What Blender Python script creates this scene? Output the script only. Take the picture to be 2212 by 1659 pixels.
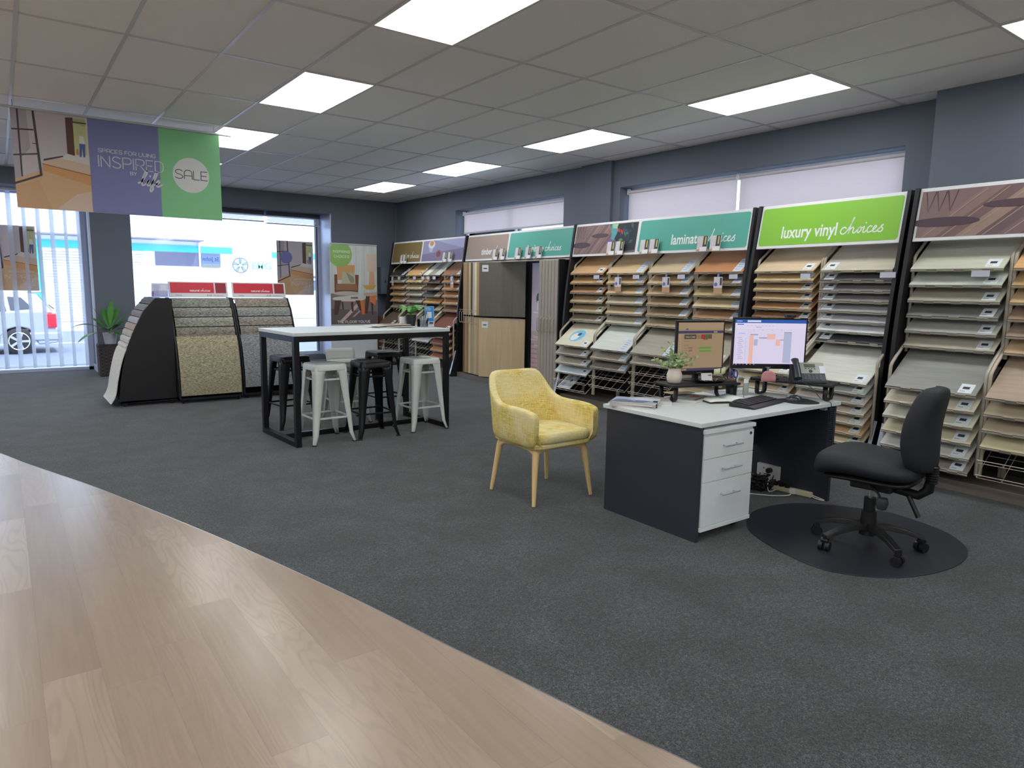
import bpy, math, random
from mathutils import Vector, Matrix
random.seed(7)
D = bpy.data; C = bpy.context.scene.collection
for o in list(D.objects): D.objects.remove(o)
PI = math.pi
def rad(a): return a*PI/180

# ---------------------------------------------------------------- camera
YAW, PITCH, ROLL, FPX = 6.36365760e-01, -1.38906300e-01, 1.57271442e-02, 1491.8
cam = D.objects.new('camera', D.cameras.new('camera')); C.objects.link(cam)
f = Vector((math.sin(YAW)*math.cos(PITCH), math.cos(YAW)*math.cos(PITCH), math.sin(PITCH)))
r0 = Vector((math.cos(YAW), -math.sin(YAW), 0)); u0 = r0.cross(f)
rr = math.cos(ROLL)*r0 + math.sin(ROLL)*u0; uu = -math.sin(ROLL)*r0 + math.cos(ROLL)*u0
M4 = Matrix.Identity(4)
for i in range(3): M4[i][0] = rr[i]; M4[i][1] = uu[i]; M4[i][2] = -f[i]
M4[0][3], M4[1][3], M4[2][3] = 0, 0, 1.46
cam.matrix_world = M4
cam.data.sensor_width = 36; cam.data.lens = 36*FPX/2212; cam.data.clip_start = .05; cam.data.clip_end = 300
S = bpy.context.scene; S.camera = cam
S.view_settings.view_transform = 'Standard'; S.view_settings.look = 'None'; S.view_settings.gamma = 1
S.view_settings.exposure = 0.0
S.view_settings.use_curve_mapping = False
# ---------------------------------------------------------------- world and sun
w = D.worlds.new('sky'); S.world = w; w.use_nodes = True
bg = w.node_tree.nodes['Background']; bg.inputs[0].default_value = (.60, .78, 1, 1); bg.inputs[1].default_value = 4.2
sun = D.objects.new('sun', D.lights.new('sun', 'SUN')); C.objects.link(sun)
sun.data.energy = 5.0; sun.data.angle = rad(.6); sun.data.color = (.88, .94, 1)
sun.rotation_euler = Vector((.45, -.75, 1.25)).to_track_quat('Z', 'Y').to_euler()
PANEL_E = 9.3      # ceiling panel emission

# ---------------------------------------------------------------- materials
def lin(c): c /= 255; return c/12.92 if c <= .04045 else ((c+.055)/1.055)**2.4
def col(t, k=1.0): return tuple(min(.92, lin(x)*k) for x in t[:3]) + (1,)
MC = {}
def newmat(name):
    m = D.materials.new(name); m.use_nodes = True; nt = m.node_tree
    b = nt.nodes['Principled BSDF']; return m, nt, b
def mat(rgb, rough=.6, metal=0.0, k=1.15, spec=.5, bump=0, bscale=60, name=None, var=0.0):
    key = ('m', tuple(rgb), rough, metal, k, spec, bump, bscale, var)
    if key in MC: return MC[key]
    m, nt, b = newmat(name or 'paint')
    c = col(rgb, k)
    b.inputs['Base Color'].default_value = c; b.inputs['Roughness'].default_value = rough
    b.inputs['Metallic'].default_value = metal; b.inputs['Specular IOR Level'].default_value = spec
    L = nt.links; tc = nt.nodes.new('ShaderNodeTexCoord')
    n = nt.nodes.new('ShaderNodeTexNoise'); n.inputs['Scale'].default_value = bscale; n.inputs['Detail'].default_value = 3
    L.new(tc.outputs['Object'], n.inputs['Vector'])
    v = max(var, .03)
    mx = nt.nodes.new('ShaderNodeMix'); mx.data_type = 'RGBA'
    mx.inputs[6].default_value = tuple(x*(1-v) for x in c[:3])+(1,); mx.inputs[7].default_value = tuple(min(.95, x*(1+v)) for x in c[:3])+(1,)
    L.new(n.outputs['Fac'], mx.inputs[0]); L.new(mx.outputs[2], b.inputs['Base Color'])
    if bump:
        bp = nt.nodes.new('ShaderNodeBump'); bp.inputs['Strength'].default_value = bump; bp.inputs['Distance'].default_value = .003
        L.new(n.outputs['Fac'], bp.inputs['Height']); L.new(bp.outputs[0], b.inputs['Normal'])
    MC[key] = m; return m
def emit(rgb, s, k=1.0):
    key = ('e', tuple(rgb), s, k)
    if key in MC: return MC[key]
    m, nt, b = newmat('glow'); nt.nodes.remove(b)
    e = nt.nodes.new('ShaderNodeEmission'); e.inputs[0].default_value = col(rgb, k) if s < 3 else (rgb[0]/255, rgb[1]/255, rgb[2]/255, 1); e.inputs[1].default_value = s
    nt.links.new(e.outputs[0], nt.nodes['Material Output'].inputs[0]); MC[key] = m; return m
def wood(rgb, k=1.15, rough=.42, plank=.16, contrast=.16, gx=3.0, gy=38, knots=False):
    """grain along local x, planks stacked along local y"""
    key = ('w', tuple(rgb), k, rough, plank, contrast, gx, gy, knots)
    if key in MC: return MC[key]
    m, nt, b = newmat('wood_decor'); N = nt.nodes; L = nt.links
    tc = N.new('ShaderNodeTexCoord'); oi = N.new('ShaderNodeObjectInfo')
    sp = N.new('ShaderNodeSeparateXYZ'); L.new(tc.outputs['Object'], sp.inputs[0])
    def mth(op, a, bb=None):
        n = N.new('ShaderNodeMath'); n.operation = op
        for i, v in enumerate((a, bb)):
            if v is None: continue
            if isinstance(v, (int, float)): n.inputs[i].default_value = v
            else: L.new(v, n.inputs[i])
        return n.outputs[0]
    rw = mth('FLOOR', mth('DIVIDE', sp.outputs[1], plank))
    wn = N.new('ShaderNodeTexWhiteNoise'); wn.noise_dimensions = '2D'
    cv = N.new('ShaderNodeCombineXYZ'); L.new(rw, cv.inputs[0]); L.new(mth('MULTIPLY', oi.outputs['Random'], 50), cv.inputs[1]); L.new(cv.outputs[0], wn.inputs['Vector'])
    off = mth('MULTIPLY', wn.outputs['Value'], 9)
    cg = N.new('ShaderNodeCombineXYZ'); L.new(mth('ADD', mth('MULTIPLY', sp.outputs[0], gx), off), cg.inputs[0]); L.new(mth('MULTIPLY', sp.outputs[1], gy), cg.inputs[1]); L.new(off, cg.inputs[2])
    n1 = N.new('ShaderNodeTexNoise'); n1.inputs['Scale'].default_value = 1; n1.inputs['Detail'].default_value = 5; n1.inputs['Distortion'].default_value = .8
    L.new(cg.outputs[0], n1.inputs['Vector'])
    val = mth('ADD', mth('MULTIPLY', mth('SUBTRACT', n1.outputs['Fac'], .5), contrast*2.6), mth('MULTIPLY', mth('SUBTRACT', wn.outputs['Value'], .5), contrast*.9))
    fr = mth('FRACT', mth('DIVIDE', sp.outputs[1], plank))
    seam = mth('LESS_THAN', fr, .012)
    val = mth('SUBTRACT', mth('ADD', val, 1), mth('MULTIPLY', seam, .25))
    mx = N.new('ShaderNodeVectorMath'); mx.operation = 'SCALE'; cc = col(rgb, k)[:3]; gl = .3*cc[0]+.55*cc[1]+.15*cc[2]; mx.inputs[0].default_value = tuple(min(.9, (gl+(q-gl)*.86)*t_) for q, t_ in zip(cc, (1.15, 1.18, 1.12))); L.new(val, mx.inputs['Scale'])
    L.new(mx.outputs[0], b.inputs['Base Color']); b.inputs['Roughness'].default_value = rough
    MC[key] = m; return m
def glassy(op=.12, tint=(1, 1, 1)):
    key = ('g', op, tint)
    if key in MC: return MC[key]
    m, nt, b = newmat('clear_pane'); N = nt.nodes; nt.nodes.remove(b)
    t = N.new('ShaderNodeBsdfTransparent'); t.inputs[0].default_value = tint+(1,); g = N.new('ShaderNodeBsdfGlossy'); g.inputs['Roughness'].default_value = .03
    lw = N.new('ShaderNodeFresnel'); lw.inputs[0].default_value = 1.25
    ml = N.new('ShaderNodeMath'); ml.operation = 'ADD'; ml.inputs[1].default_value = op*.2; nt.links.new(lw.outputs[0], ml.inputs[0])
    mx = N.new('ShaderNodeMixShader'); nt.links.new(ml.outputs[0], mx.inputs[0]); nt.links.new(t.outputs[0], mx.inputs[1]); nt.links.new(g.outputs[0], mx.inputs[2])
    nt.links.new(mx.outputs[0], N['Material Output'].inputs[0]); MC[key] = m; return m
def fabric_sheer(rgb, transl=.5, transp=0.0, lines=0):
    key = ('s', tuple(rgb), transl, transp, lines)
    if key in MC: return MC[key]
    m, nt, b = newmat('blind_cloth'); N = nt.nodes; L = nt.links; nt.nodes.remove(b)
    d = N.new('ShaderNodeBsdfDiffuse'); t = N.new('ShaderNodeBsdfTranslucent'); c = col(rgb, 1)
    tc = N.new('ShaderNodeTexCoord'); mp = N.new('ShaderNodeMapping'); mp.inputs['Scale'].default_value = (6, 6, 260); L.new(tc.outputs['Object'], mp.inputs[0])
    n = N.new('ShaderNodeTexNoise'); n.inputs['Scale'].default_value = 1; n.inputs['Detail'].default_value = 4; L.new(mp.outputs[0], n.inputs[0])
    mx0 = N.new('ShaderNodeMix'); mx0.data_type = 'RGBA'; mx0.inputs[6].default_value = tuple(x*(1-.12*lines) for x in c[:3])+(1,); mx0.inputs[7].default_value = c; L.new(n.outputs['Fac'], mx0.inputs[0])
    for q in (d, t): L.new(mx0.outputs[2], q.inputs[0])
    a = N.new('ShaderNodeMixShader'); a.inputs[0].default_value = transl; L.new(d.outputs[0], a.inputs[1]); L.new(t.outputs[0], a.inputs[2])
    out = a
    if transp:
        tr = N.new('ShaderNodeBsdfTransparent'); out = N.new('ShaderNodeMixShader'); out.inputs[0].default_value = transp
        L.new(a.outputs[0], out.inputs[1]); L.new(tr.outputs[0], out.inputs[2])
    L.new(out.outputs[0], N['Material Output'].inputs[0]); MC[key] = m; return m

# ---------------------------------------------------------------- mesh builder
class B:
    def __init__(s): s.v = []; s.f = []; s.m = []
    def add(s, vs, fs, m=0):
        n = len(s.v); s.v += [tuple(v) for v in vs]
        for q in fs: s.f.append([n+i for i in q]); s.m.append(m)
        return s
    def box(s, x0, x1, y0, y1, z0, z1, m=0, M=None):
        vs = [Vector(p) for p in ((x0,y0,z0),(x1,y0,z0),(x1,y1,z0),(x0,y1,z0),(x0,y0,z1),(x1,y0,z1),(x1,y1,z1),(x0,y1,z1))]
        if M: vs = [M @ v for v in vs]
        return s.add(vs, [(0,3,2,1),(4,5,6,7),(0,1,5,4),(1,2,6,5),(2,3,7,6),(3,0,4,7)], m)
    def prism(s, pts, a, b, axis='y', m=0, M=None):
        """2d polygon pts extruded from a to b along axis"""
        n = len(pts)
        def P(p, t): return Vector({'y': (p[0], t, p[1]), 'x': (t, p[0], p[1]), 'z': (p[0], p[1], t)}[axis])
        vs = [P(p, a) for p in pts]+[P(p, b) for p in pts]
        if M: vs = [M @ v for v in vs]
        fs = [tuple(range(n)), tuple(range(2*n-1, n-1, -1))]+[(i, i+n, (i+1) % n+n, (i+1) % n) for i in range(n)]
        return s.add(vs, fs, m)
    def tube(s, pts, r, seg=8, m=0, closed=False, cap=True):
        pts = [Vector(p) for p in pts]; n = len(pts)
        rs = r if isinstance(r, (list, tuple)) else [r]*n
        T = []
        for i in range(n):
            a = pts[(i-1) % n] if (closed or i > 0) else pts[i]; b = pts[(i+1) % n] if (closed or i < n-1) else pts[i]
            t = (b-a); T.append(t.normalized() if t.length > 1e-9 else Vector((0,0,1)))
        up = Vector((0,0,1)) if abs(T[0].z) < .9 else Vector((1,0,0))
        nrm = (up - T[0]*up.dot(T[0])).normalized(); vs = []; prev = T[0]
        for i in range(n):
            nrm = (nrm - T[i]*nrm.dot(T[i])); nrm = nrm.normalized() if nrm.length > 1e-6 else Vector((1,0,0))
            bn = T[i].cross(nrm)
            for k in range(seg):
                a = 2*PI*k/seg; vs.append(pts[i]+(nrm*math.cos(a)+bn*math.sin(a))*rs[i])
        fs = []
        for i in range(n if closed else n-1):
            j = (i+1) % n
            for k in range(seg): fs.append((i*seg+k, i*seg+(k+1) % seg, j*seg+(k+1) % seg, j*seg+k))
        if cap and not closed: fs += [tuple(range(seg-1, -1, -1)), tuple((n-1)*seg+k for k in range(seg))]
        return s.add(vs, fs, m)
    def cyl(s, a, b, r, seg=20, m=0, r2=None): return s.tube([a, b], [r, r if r2 is None else r2], seg, m)
    def lathe(s, prof, c=(0,0,0), seg=28, m=0, sx=1, sy=1, close=True):
        n = len(prof); vs = []
        for rr_, z in prof:
            for k in range(seg):
                a = 2*PI*k/seg; vs.append((c[0]+rr_*math.cos(a)*sx, c[1]+rr_*math.sin(a)*sy, c[2]+z))
        fs = [(i*seg+k, i*seg+(k+1) % seg, (i+1)*seg+(k+1) % seg, (i+1)*seg+k) for i in range(n-1) for k in range(seg)]
        if close:
            if prof[0][0] > 1e-5: fs.append(tuple(range(seg-1, -1, -1)))
            if prof[-1][0] > 1e-5: fs.append(tuple((n-1)*seg+k for k in range(seg)))
        return s.add(vs, fs, m)
    def grid(s, rows, m=0, cu=False, cv=False):
        """rows: list of lists of points"""
        R, K = len(rows), len(rows[0]); vs = [p for r_ in rows for p in r_]; fs = []
        for i in range(R if cu else R-1):
            for j in range(K if cv else K-1):
                i2, j2 = (i+1) % R, (j+1) % K; fs.append((i*K+j, i*K+j2, i2*K+j2, i2*K+j))
        return s.add(vs, fs, m)
    def poly(s, pts, z=0, m=0): return s.add([(p[0], p[1], z) for p in pts], [tuple(range(len(pts)))], m)
    def ribbon(s, pts, w, z=0, m=0):
        n = len(pts); vs = []
        for i in range(n):
            a = Vector(pts[max(i-1, 0)][:2]); b = Vector(pts[min(i+1, n-1)][:2]); t = b-a
            t = t.normalized() if t.length > 1e-9 else Vector((1, 0)); nn = Vector((-t.y, t.x))*w/2
            p = Vector(pts[i][:2])
            if i == 0: p = p-t*w*.3
            if i == n-1: p = p+t*w*.3
            vs += [(p.x+nn.x, p.y+nn.y, z), (p.x-nn.x, p.y-nn.y, z)]
        return s.add(vs, [(2*i, 2*i+1, 2*i+3, 2*i+2) for i in range(n-1)], m)
    def build(s, name, mats, parent=None, loc=None, rot=None, smooth=None, bevel=0, bseg=2, sub=0, solid=0):
        me = D.meshes.new(name); me.from_pydata(s.v, [], s.f)
        if not isinstance(mats, (list, tuple)): mats = [mats]
        for q in mats: me.materials.append(q)
        me.polygons.foreach_set('material_index', s.m)
        me.update()
        import bmesh
        bm = bmesh.new(); bm.from_mesh(me); bmesh.ops.recalc_face_normals(bm, faces=bm.faces) if not solid == 'flat' else None
        bm.to_mesh(me); bm.free()
        if smooth is not None:
            me.polygons.foreach_set('use_smooth', [True]*len(me.polygons)); me.set_sharp_from_angle(angle=rad(smooth))
        o = D.objects.new(name, me); C.objects.link(o)
        if parent: o.parent = parent
        if loc: o.location = loc
        if rot: o.rotation_euler = rot
        if solid and solid != 'flat':
            md = o.modifiers.new('s', 'SOLIDIFY'); md.thickness = solid; md.offset = 0
        if bevel:
            md = o.modifiers.new('b', 'BEVEL'); md.width = bevel; md.segments = bseg; md.limit_method = 'ANGLE'; md.angle_limit = rad(40)
        if sub:
            md = o.modifiers.new('u', 'SUBSURF'); md.levels = sub; md.render_levels = sub
        return o
def tag(o, label, cat, group=None, kind=None):
    if label: o['label'] = label
    if cat: o['category'] = cat
    if group: o['group'] = group
    if kind: o['kind'] = kind
    return o
def thing(name, label, cat, loc=(0,0,0), rz=0, group=None):
    o = D.objects.new(name, None); C.objects.link(o); o.location = loc; o.rotation_euler = (0,0,rz); o.empty_display_size = .1
    return tag(o, label, cat, group)
def struct(o): o['kind'] = 'structure'; return o
def dup(root, loc, rz, label=None, group=None):
    r = root.copy(); C.objects.link(r); r.location = loc; r.rotation_euler = (0, 0, rz)
    if label: r['label'] = label
    if group: r['group'] = group
    for ch in list(root.children):
        c = ch.copy(); C.objects.link(c); c.parent = r
        for g in ch.children:
            d = g.copy(); C.objects.link(d); d.parent = c
    return r
def catmull(p, n=6, closed=False):
    p = [Vector(tuple(q)+(0,)*(3-len(q))) for q in p]; out = []; N = len(p)
    for i in range(N if closed else N-1):
        a = p[(i-1) % N] if closed or i else p[0]; b = p[i]; c = p[(i+1) % N]; d = p[(i+2) % N] if closed or i < N-2 else p[-1]
        for k in range(n):
            t = k/n; out.append(.5*((2*b)+(c-a)*t+(2*a-5*b+4*c-d)*t*t+(3*b-a-3*c+d)*t**3))
    if not closed: out.append(p[-1])
    return out
# ---------------------------------------------------------------- lettering (all flat in local XY, facing +Z)
GL = {
'S': (.85, [('c', [(.82,.86),(.6,.99),(.25,.98),(.08,.78),(.22,.57),(.6,.46),(.85,.28),(.72,.05),(.35,0),(.04,.13)])]),
'P': (.85, [('l', [(0,0),(0,1),(.5,1)]), ('c', [(.5,1),(.78,.93),(.86,.73),(.78,.52),(.5,.45)]), ('l', [(.5,.45),(0,.45)])]),
'A': (.85, [('c', [(0,0),(0,.3),(.02,.75),(.2,.98),(.42,1),(.65,.98),(.83,.75),(.85,.3),(.85,0)]), ('l', [(0,.38),(.85,.38)])]),
'C': (.85, [('c', [(.85,.85),(.6,1),(.3,.97),(.05,.72),(.02,.4),(.15,.1),(.45,0),(.85,.13)])]),
'E': (.7, [('l', [(.7,1),(0,1)]), ('l', [(0,1),(0,0)]), ('l', [(0,0),(.7,0)]), ('l', [(0,.5),(.6,.5)])]),
'F': (.7, [('l', [(.7,1),(0,1)]), ('l', [(0,1),(0,0)]), ('l', [(0,.5),(.6,.5)])]),
'O': (.95, [('c', [(.47,1),(.15,.9),(0,.5),(.15,.1),(.47,0),(.8,.1),(.95,.5),(.8,.9),(.47,1)])]),
'R': (.85, [('l', [(0,0),(0,1),(.5,1)]), ('c', [(.5,1),(.78,.93),(.86,.73),(.78,.52),(.5,.45)]), ('l', [(.5,.45),(0,.45)]), ('l', [(.4,.45),(.88,0)])]),
'L': (.65, [('l', [(0,1),(0,0)]), ('l', [(0,0),(.65,0)])]), 'I': (.02, [('l', [(0,0),(0,1)])]),
'V': (.85, [('c', [(0,1),(0,.7),(.04,.3),(.2,.03),(.42,0),(.65,.03),(.82,.3),(.85,.7),(.85,1)])]),
'N': (.85, [('l', [(0,0),(0,1)]), ('l', [(0,1),(.85,0)]), ('l', [(.85,0),(.85,1)])]),
'G': (.88, [('c', [(.85,.85),(.6,1),(.3,.97),(.05,.72),(.02,.4),(.15,.1),(.45,0),(.75,.04),(.87,.2),(.87,.45)]), ('l', [(.87,.45),(.5,.45)])]),
'D': (.88, [('l', [(.45,0),(0,0),(0,1),(.45,1)]), ('c', [(.45,1),(.75,.9),(.88,.5),(.75,.1),(.45,0)])]),
'B': (.8, [('l', [(.45,0),(0,0),(0,1),(.45,1)]), ('c', [(.45,1),(.7,.9),(.72,.6),(.45,.5)]), ('c', [(.45,.5),(.78,.4),(.8,.1),(.45,0)]), ('l', [(0,.5),(.45,.5)])]),
'Y': (.8, [('l', [(0,1),(.4,.5)]), ('l', [(.8,1),(.4,.5)]), ('l', [(.4,.5),(.4,0)])]),
'H': (.8, [('l', [(0,0),(0,1)]), ('l', [(.8,0),(.8,1)]), ('l', [(0,.5),(.8,.5)])]),
'T': (.8, [('l', [(0,1),(.8,1)]), ('l', [(.4,1),(.4,0)])]), 'U': (.85, [('c', [(0,1),(0,.4),(.12,.06),(.42,0),(.72,.06),(.85,.4),(.85,1)])]),
"'": (.02, [('l', [(0,1),(0,.8)])]), 'M': (1, [('l', [(0,0),(0,1)]), ('l', [(0,1),(.5,.3)]), ('l', [(.5,.3),(1,1)]), ('l', [(1,1),(1,0)])]),
}
SCRIPT = {
'choices': (6.6, [[(.9,.8),(.6,1),(.2,.8),(.1,.35),(.4,0),(.9,.12),(1.35,.9),(1.75,2.2),(1.7,2.3),(1.55,1.4),(1.45,0),(1.55,.5),(1.85,.9),(2.1,.75),(2.12,.2),(2.4,.05),(2.75,.5),(3.1,.92),(3.35,.5),(3.05,.05),(2.8,.35),(3.0,.85),(3.5,.75),(3.75,.9),(3.7,.2),(3.95,.05),(4.3,.4)],
            [(4.9,.85),(4.6,.95),(4.3,.5),(4.5,.05),(5.0,.15),(5.4,.5),(5.6,.8),(5.42,.95),(5.2,.6),(5.3,.1),(5.7,.08),(6.1,.5),(6.6,1.05),(6.3,.8),(6.65,.4),(6.45,.02),(6.0,.1)], [(3.85,1.4),(3.9,1.5)]]),
'life': (3.3, [[(-.2,.35),(.2,.6),(.65,1.6),(.72,2.3),(.5,2.3),(.33,1.5),(.3,.5),(.55,.02),(.95,.35),(1.2,.95),(1.12,.3),(1.35,.02),(1.75,.5),(2.15,1.5),(2.25,2.2),(2.0,2.3),(1.85,1.2),(1.75,-.5),(1.9,-.85),(2.1,-.45),(2.0,.15),(2.4,.35),(2.8,.7),(2.75,1),(2.5,.8),(2.5,.2),(2.8,0),(3.3,.35)], [(1.27,1.5),(1.3,1.62)]]),
}
def caps(b, txt, x, y, h, w, z, m=0, gap=.22, align='l', cx=1.0):
    tot = sum((GL[c][0]*cx+gap) if c != ' ' else .5 for c in txt)*h - gap*h
    if align == 'c': x -= tot/2
    if align == 'r': x -= tot
    for c in txt:
        if c == ' ': x += .5*h; continue
        W_, st = GL[c]
        for kind, p in st:
            q = [(a*cx, b_) for a, b_ in p]
            if kind == 'c': q = [(v.x, v.y) for v in catmull(q, 5)]; b.ribbon([(x+a*h, y+c_*h) for a, c_ in q], w, z, m)
            else:
                for i in range(len(q)-1): b.ribbon([(x+q[i][0]*h, y+q[i][1]*h), (x+q[i+1][0]*h, y+q[i+1][1]*h)], w, z, m)
        x += (W_*cx+gap)*h
def script(b, word, x, y, h, w, z, m=0, sl=.12, sx=1.0):
    for st in SCRIPT[word][1]:
        b.ribbon([(x+(v.x*sx+sl*v.y)*h, y+v.y*h) for v in catmull(st, 6)], w, z, m)
def scriptw(word, h, sx=1.0): return SCRIPT[word][0]*h*sx
_tc = {}
def text(b, s_, x, y, h, z, m=0, bold=.0, align='l', mirror=False, sx=1.0):
    """block lettering merged into builder b as flat faces; h = cap height"""
    key = (s_, bold)
    if key not in _tc:
        cu = D.curves.new('t', 'FONT'); cu.body = s_; cu.size = 1; cu.offset = bold; cu.resolution_u = 3
        o = D.objects.new('t', cu); C.objects.link(o)
        bpy.context.view_layer.update()
        me = D.meshes.new_from_object(o.evaluated_get(bpy.context.evaluated_depsgraph_get()))
        _tc[key] = ([tuple(v.co) for v in me.vertices], [tuple(p.vertices) for p in me.polygons])
        D.objects.remove(o); D.meshes.remove(me)
    vs, fs = _tc[key]
    if not vs: return 0
    k = h/.72; x0 = min(v[0] for v in vs); x1 = max(v[0] for v in vs); wd = (x1-x0)*k*sx
    ox = {'l': 0, 'c': -wd/2, 'r': -wd}[align]
    out = []
    for v in vs:
        X = (v[0]-x0)*k*sx
        if mirror: X = wd-X
        out.append((x+ox+X, y+v[1]*k, z))
    b.add(out, fs, m); return wd
def rrect(x0, x1, y0, y1, r, n=4):
    P = []
    for cx, cy, a0 in ((x1-r, y1-r, 0), (x0+r, y1-r, 90), (x0+r, y0+r, 180), (x1-r, y0+r, 270)):
        for k in range(n+1):
            a = rad(a0+90*k/n); P.append((cx+r*math.cos(a), cy+r*math.sin(a)))
    return P
def circ(cx, cy, r, n=28, ry=None): return [(cx+r*math.cos(2*PI*k/n), cy+(ry or r)*math.sin(2*PI*k/n)) for k in range(n)]
class Art:
    """flat printed picture, layers stacked a hair apart"""
    def __init__(s, x0, y0, w, h, z=0, dz=.00015): s.b = B(); s.x0, s.y0, s.w, s.h = x0, y0, w, h; s.z = z; s.dz = dz; s.mats = []; s.keys = {}
    def mi(s, c, rough=.45, k=1.1):
        key = tuple(c)
        if key not in s.keys: s.keys[key] = len(s.mats); s.mats.append(mat(c, rough, k=k))
        return s.keys[key]
    def P(s, p): return (s.x0+p[0]*s.w, s.y0+p[1]*s.h)
    def poly(s, pts, c): s.z += s.dz; s.b.poly([s.P(p) for p in pts], s.z, s.mi(c)); return s
    def rect(s, x0, x1, y0, y1, c): return s.poly([(x0,y0),(x1,y0),(x1,y1),(x0,y1)], c)
    def up(s): s.z += s.dz; return s.z
    def build(s, name, parent, **k): return s.b.build(name, s.mats, parent, solid='flat', **k)
# ================================================================ SETTING
SLATE = mat((104, 113, 126), .75, k=1.0, bump=.15, bscale=180)
PALE = mat((232, 233, 235), .8, k=1)  # unseen back and left walls, kept pale to bounce added fill light
SLATE_D = mat((62, 66, 78), .7, k=1.0)
XW, YF, HC = 6.47, 12.72, 3.084
# --- carpet
def carpet_mat():
    m, nt, b = newmat('grey_fleck_carpet'); N = nt.nodes; L = nt.links
    tc = N.new('ShaderNodeTexCoord')
    n = N.new('ShaderNodeTexNoise'); n.inputs['Scale'].default_value = 105; n.inputs['Detail'].default_value = 5; n.inputs['Roughness'].default_value = .78; n.inputs['Distortion'].default_value = 1.6
    n2 = N.new('ShaderNodeTexNoise'); n2.inputs['Scale'].default_value = 3.2; n2.inputs['Detail'].default_value = 4
    n3 = N.new('ShaderNodeTexNoise'); n3.inputs['Scale'].default_value = 60; n3.inputs['Detail'].default_value = 2
    for q in (n, n2, n3): L.new(tc.outputs['Object'], q.inputs['Vector'])
    cr = N.new('ShaderNodeValToRGB'); e = cr.color_ramp.elements
    e[0].position = .43; e[0].color = (.006, .008, .011, 1); e[1].position = .585; e[1].color = (.125, .14, .142, 1)
    e2 = cr.color_ramp.elements.new(.51); e2.color = (.030, .036, .038, 1)
    L.new(n.outputs['Fac'], cr.inputs[0])
    hue = N.new('ShaderNodeMix'); hue.data_type = 'RGBA'; hue.inputs[6].default_value = (.85, .95, 1.15, 1); hue.inputs[7].default_value = (1.1, 1.08, .88, 1); L.new(n3.outputs['Fac'], hue.inputs[0])
    mu = N.new('ShaderNodeMix'); mu.data_type = 'RGBA'; mu.blend_type = 'MULTIPLY'; mu.inputs[0].default_value = 1
    L.new(cr.outputs[0], mu.inputs[6]); L.new(hue.outputs[2], mu.inputs[7])
    r2 = N.new('ShaderNodeMapRange'); r2.inputs[1].default_value = .35; r2.inputs[2].default_value = .65; r2.inputs[3].default_value = .72; r2.inputs[4].default_value = 1.2; L.new(n2.outputs['Fac'], r2.inputs[0])
    sc = N.new('ShaderNodeVectorMath'); sc.operation = 'SCALE'; L.new(mu.outputs[2], sc.inputs[0]); L.new(r2.outputs[0], sc.inputs['Scale'])
    L.new(sc.outputs[0], b.inputs['Base Color']); b.inputs['Roughness'].default_value = .95; b.inputs['Specular IOR Level'].default_value = .2
    b.inputs['Sheen Weight'].default_value = .25; b.inputs['Sheen Roughness'].default_value = .5
    bp = N.new('ShaderNodeBump'); bp.inputs['Strength'].default_value = .8; bp.inputs['Distance'].default_value = .006; L.new(n.outputs['Fac'], bp.inputs['Height']); L.new(bp.outputs[0], b.inputs['Normal'])
    return m
struct(B().box(-6, 6.75, -4.2, 13.6, -.12, 0).build('floor', carpet_mat()))
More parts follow.
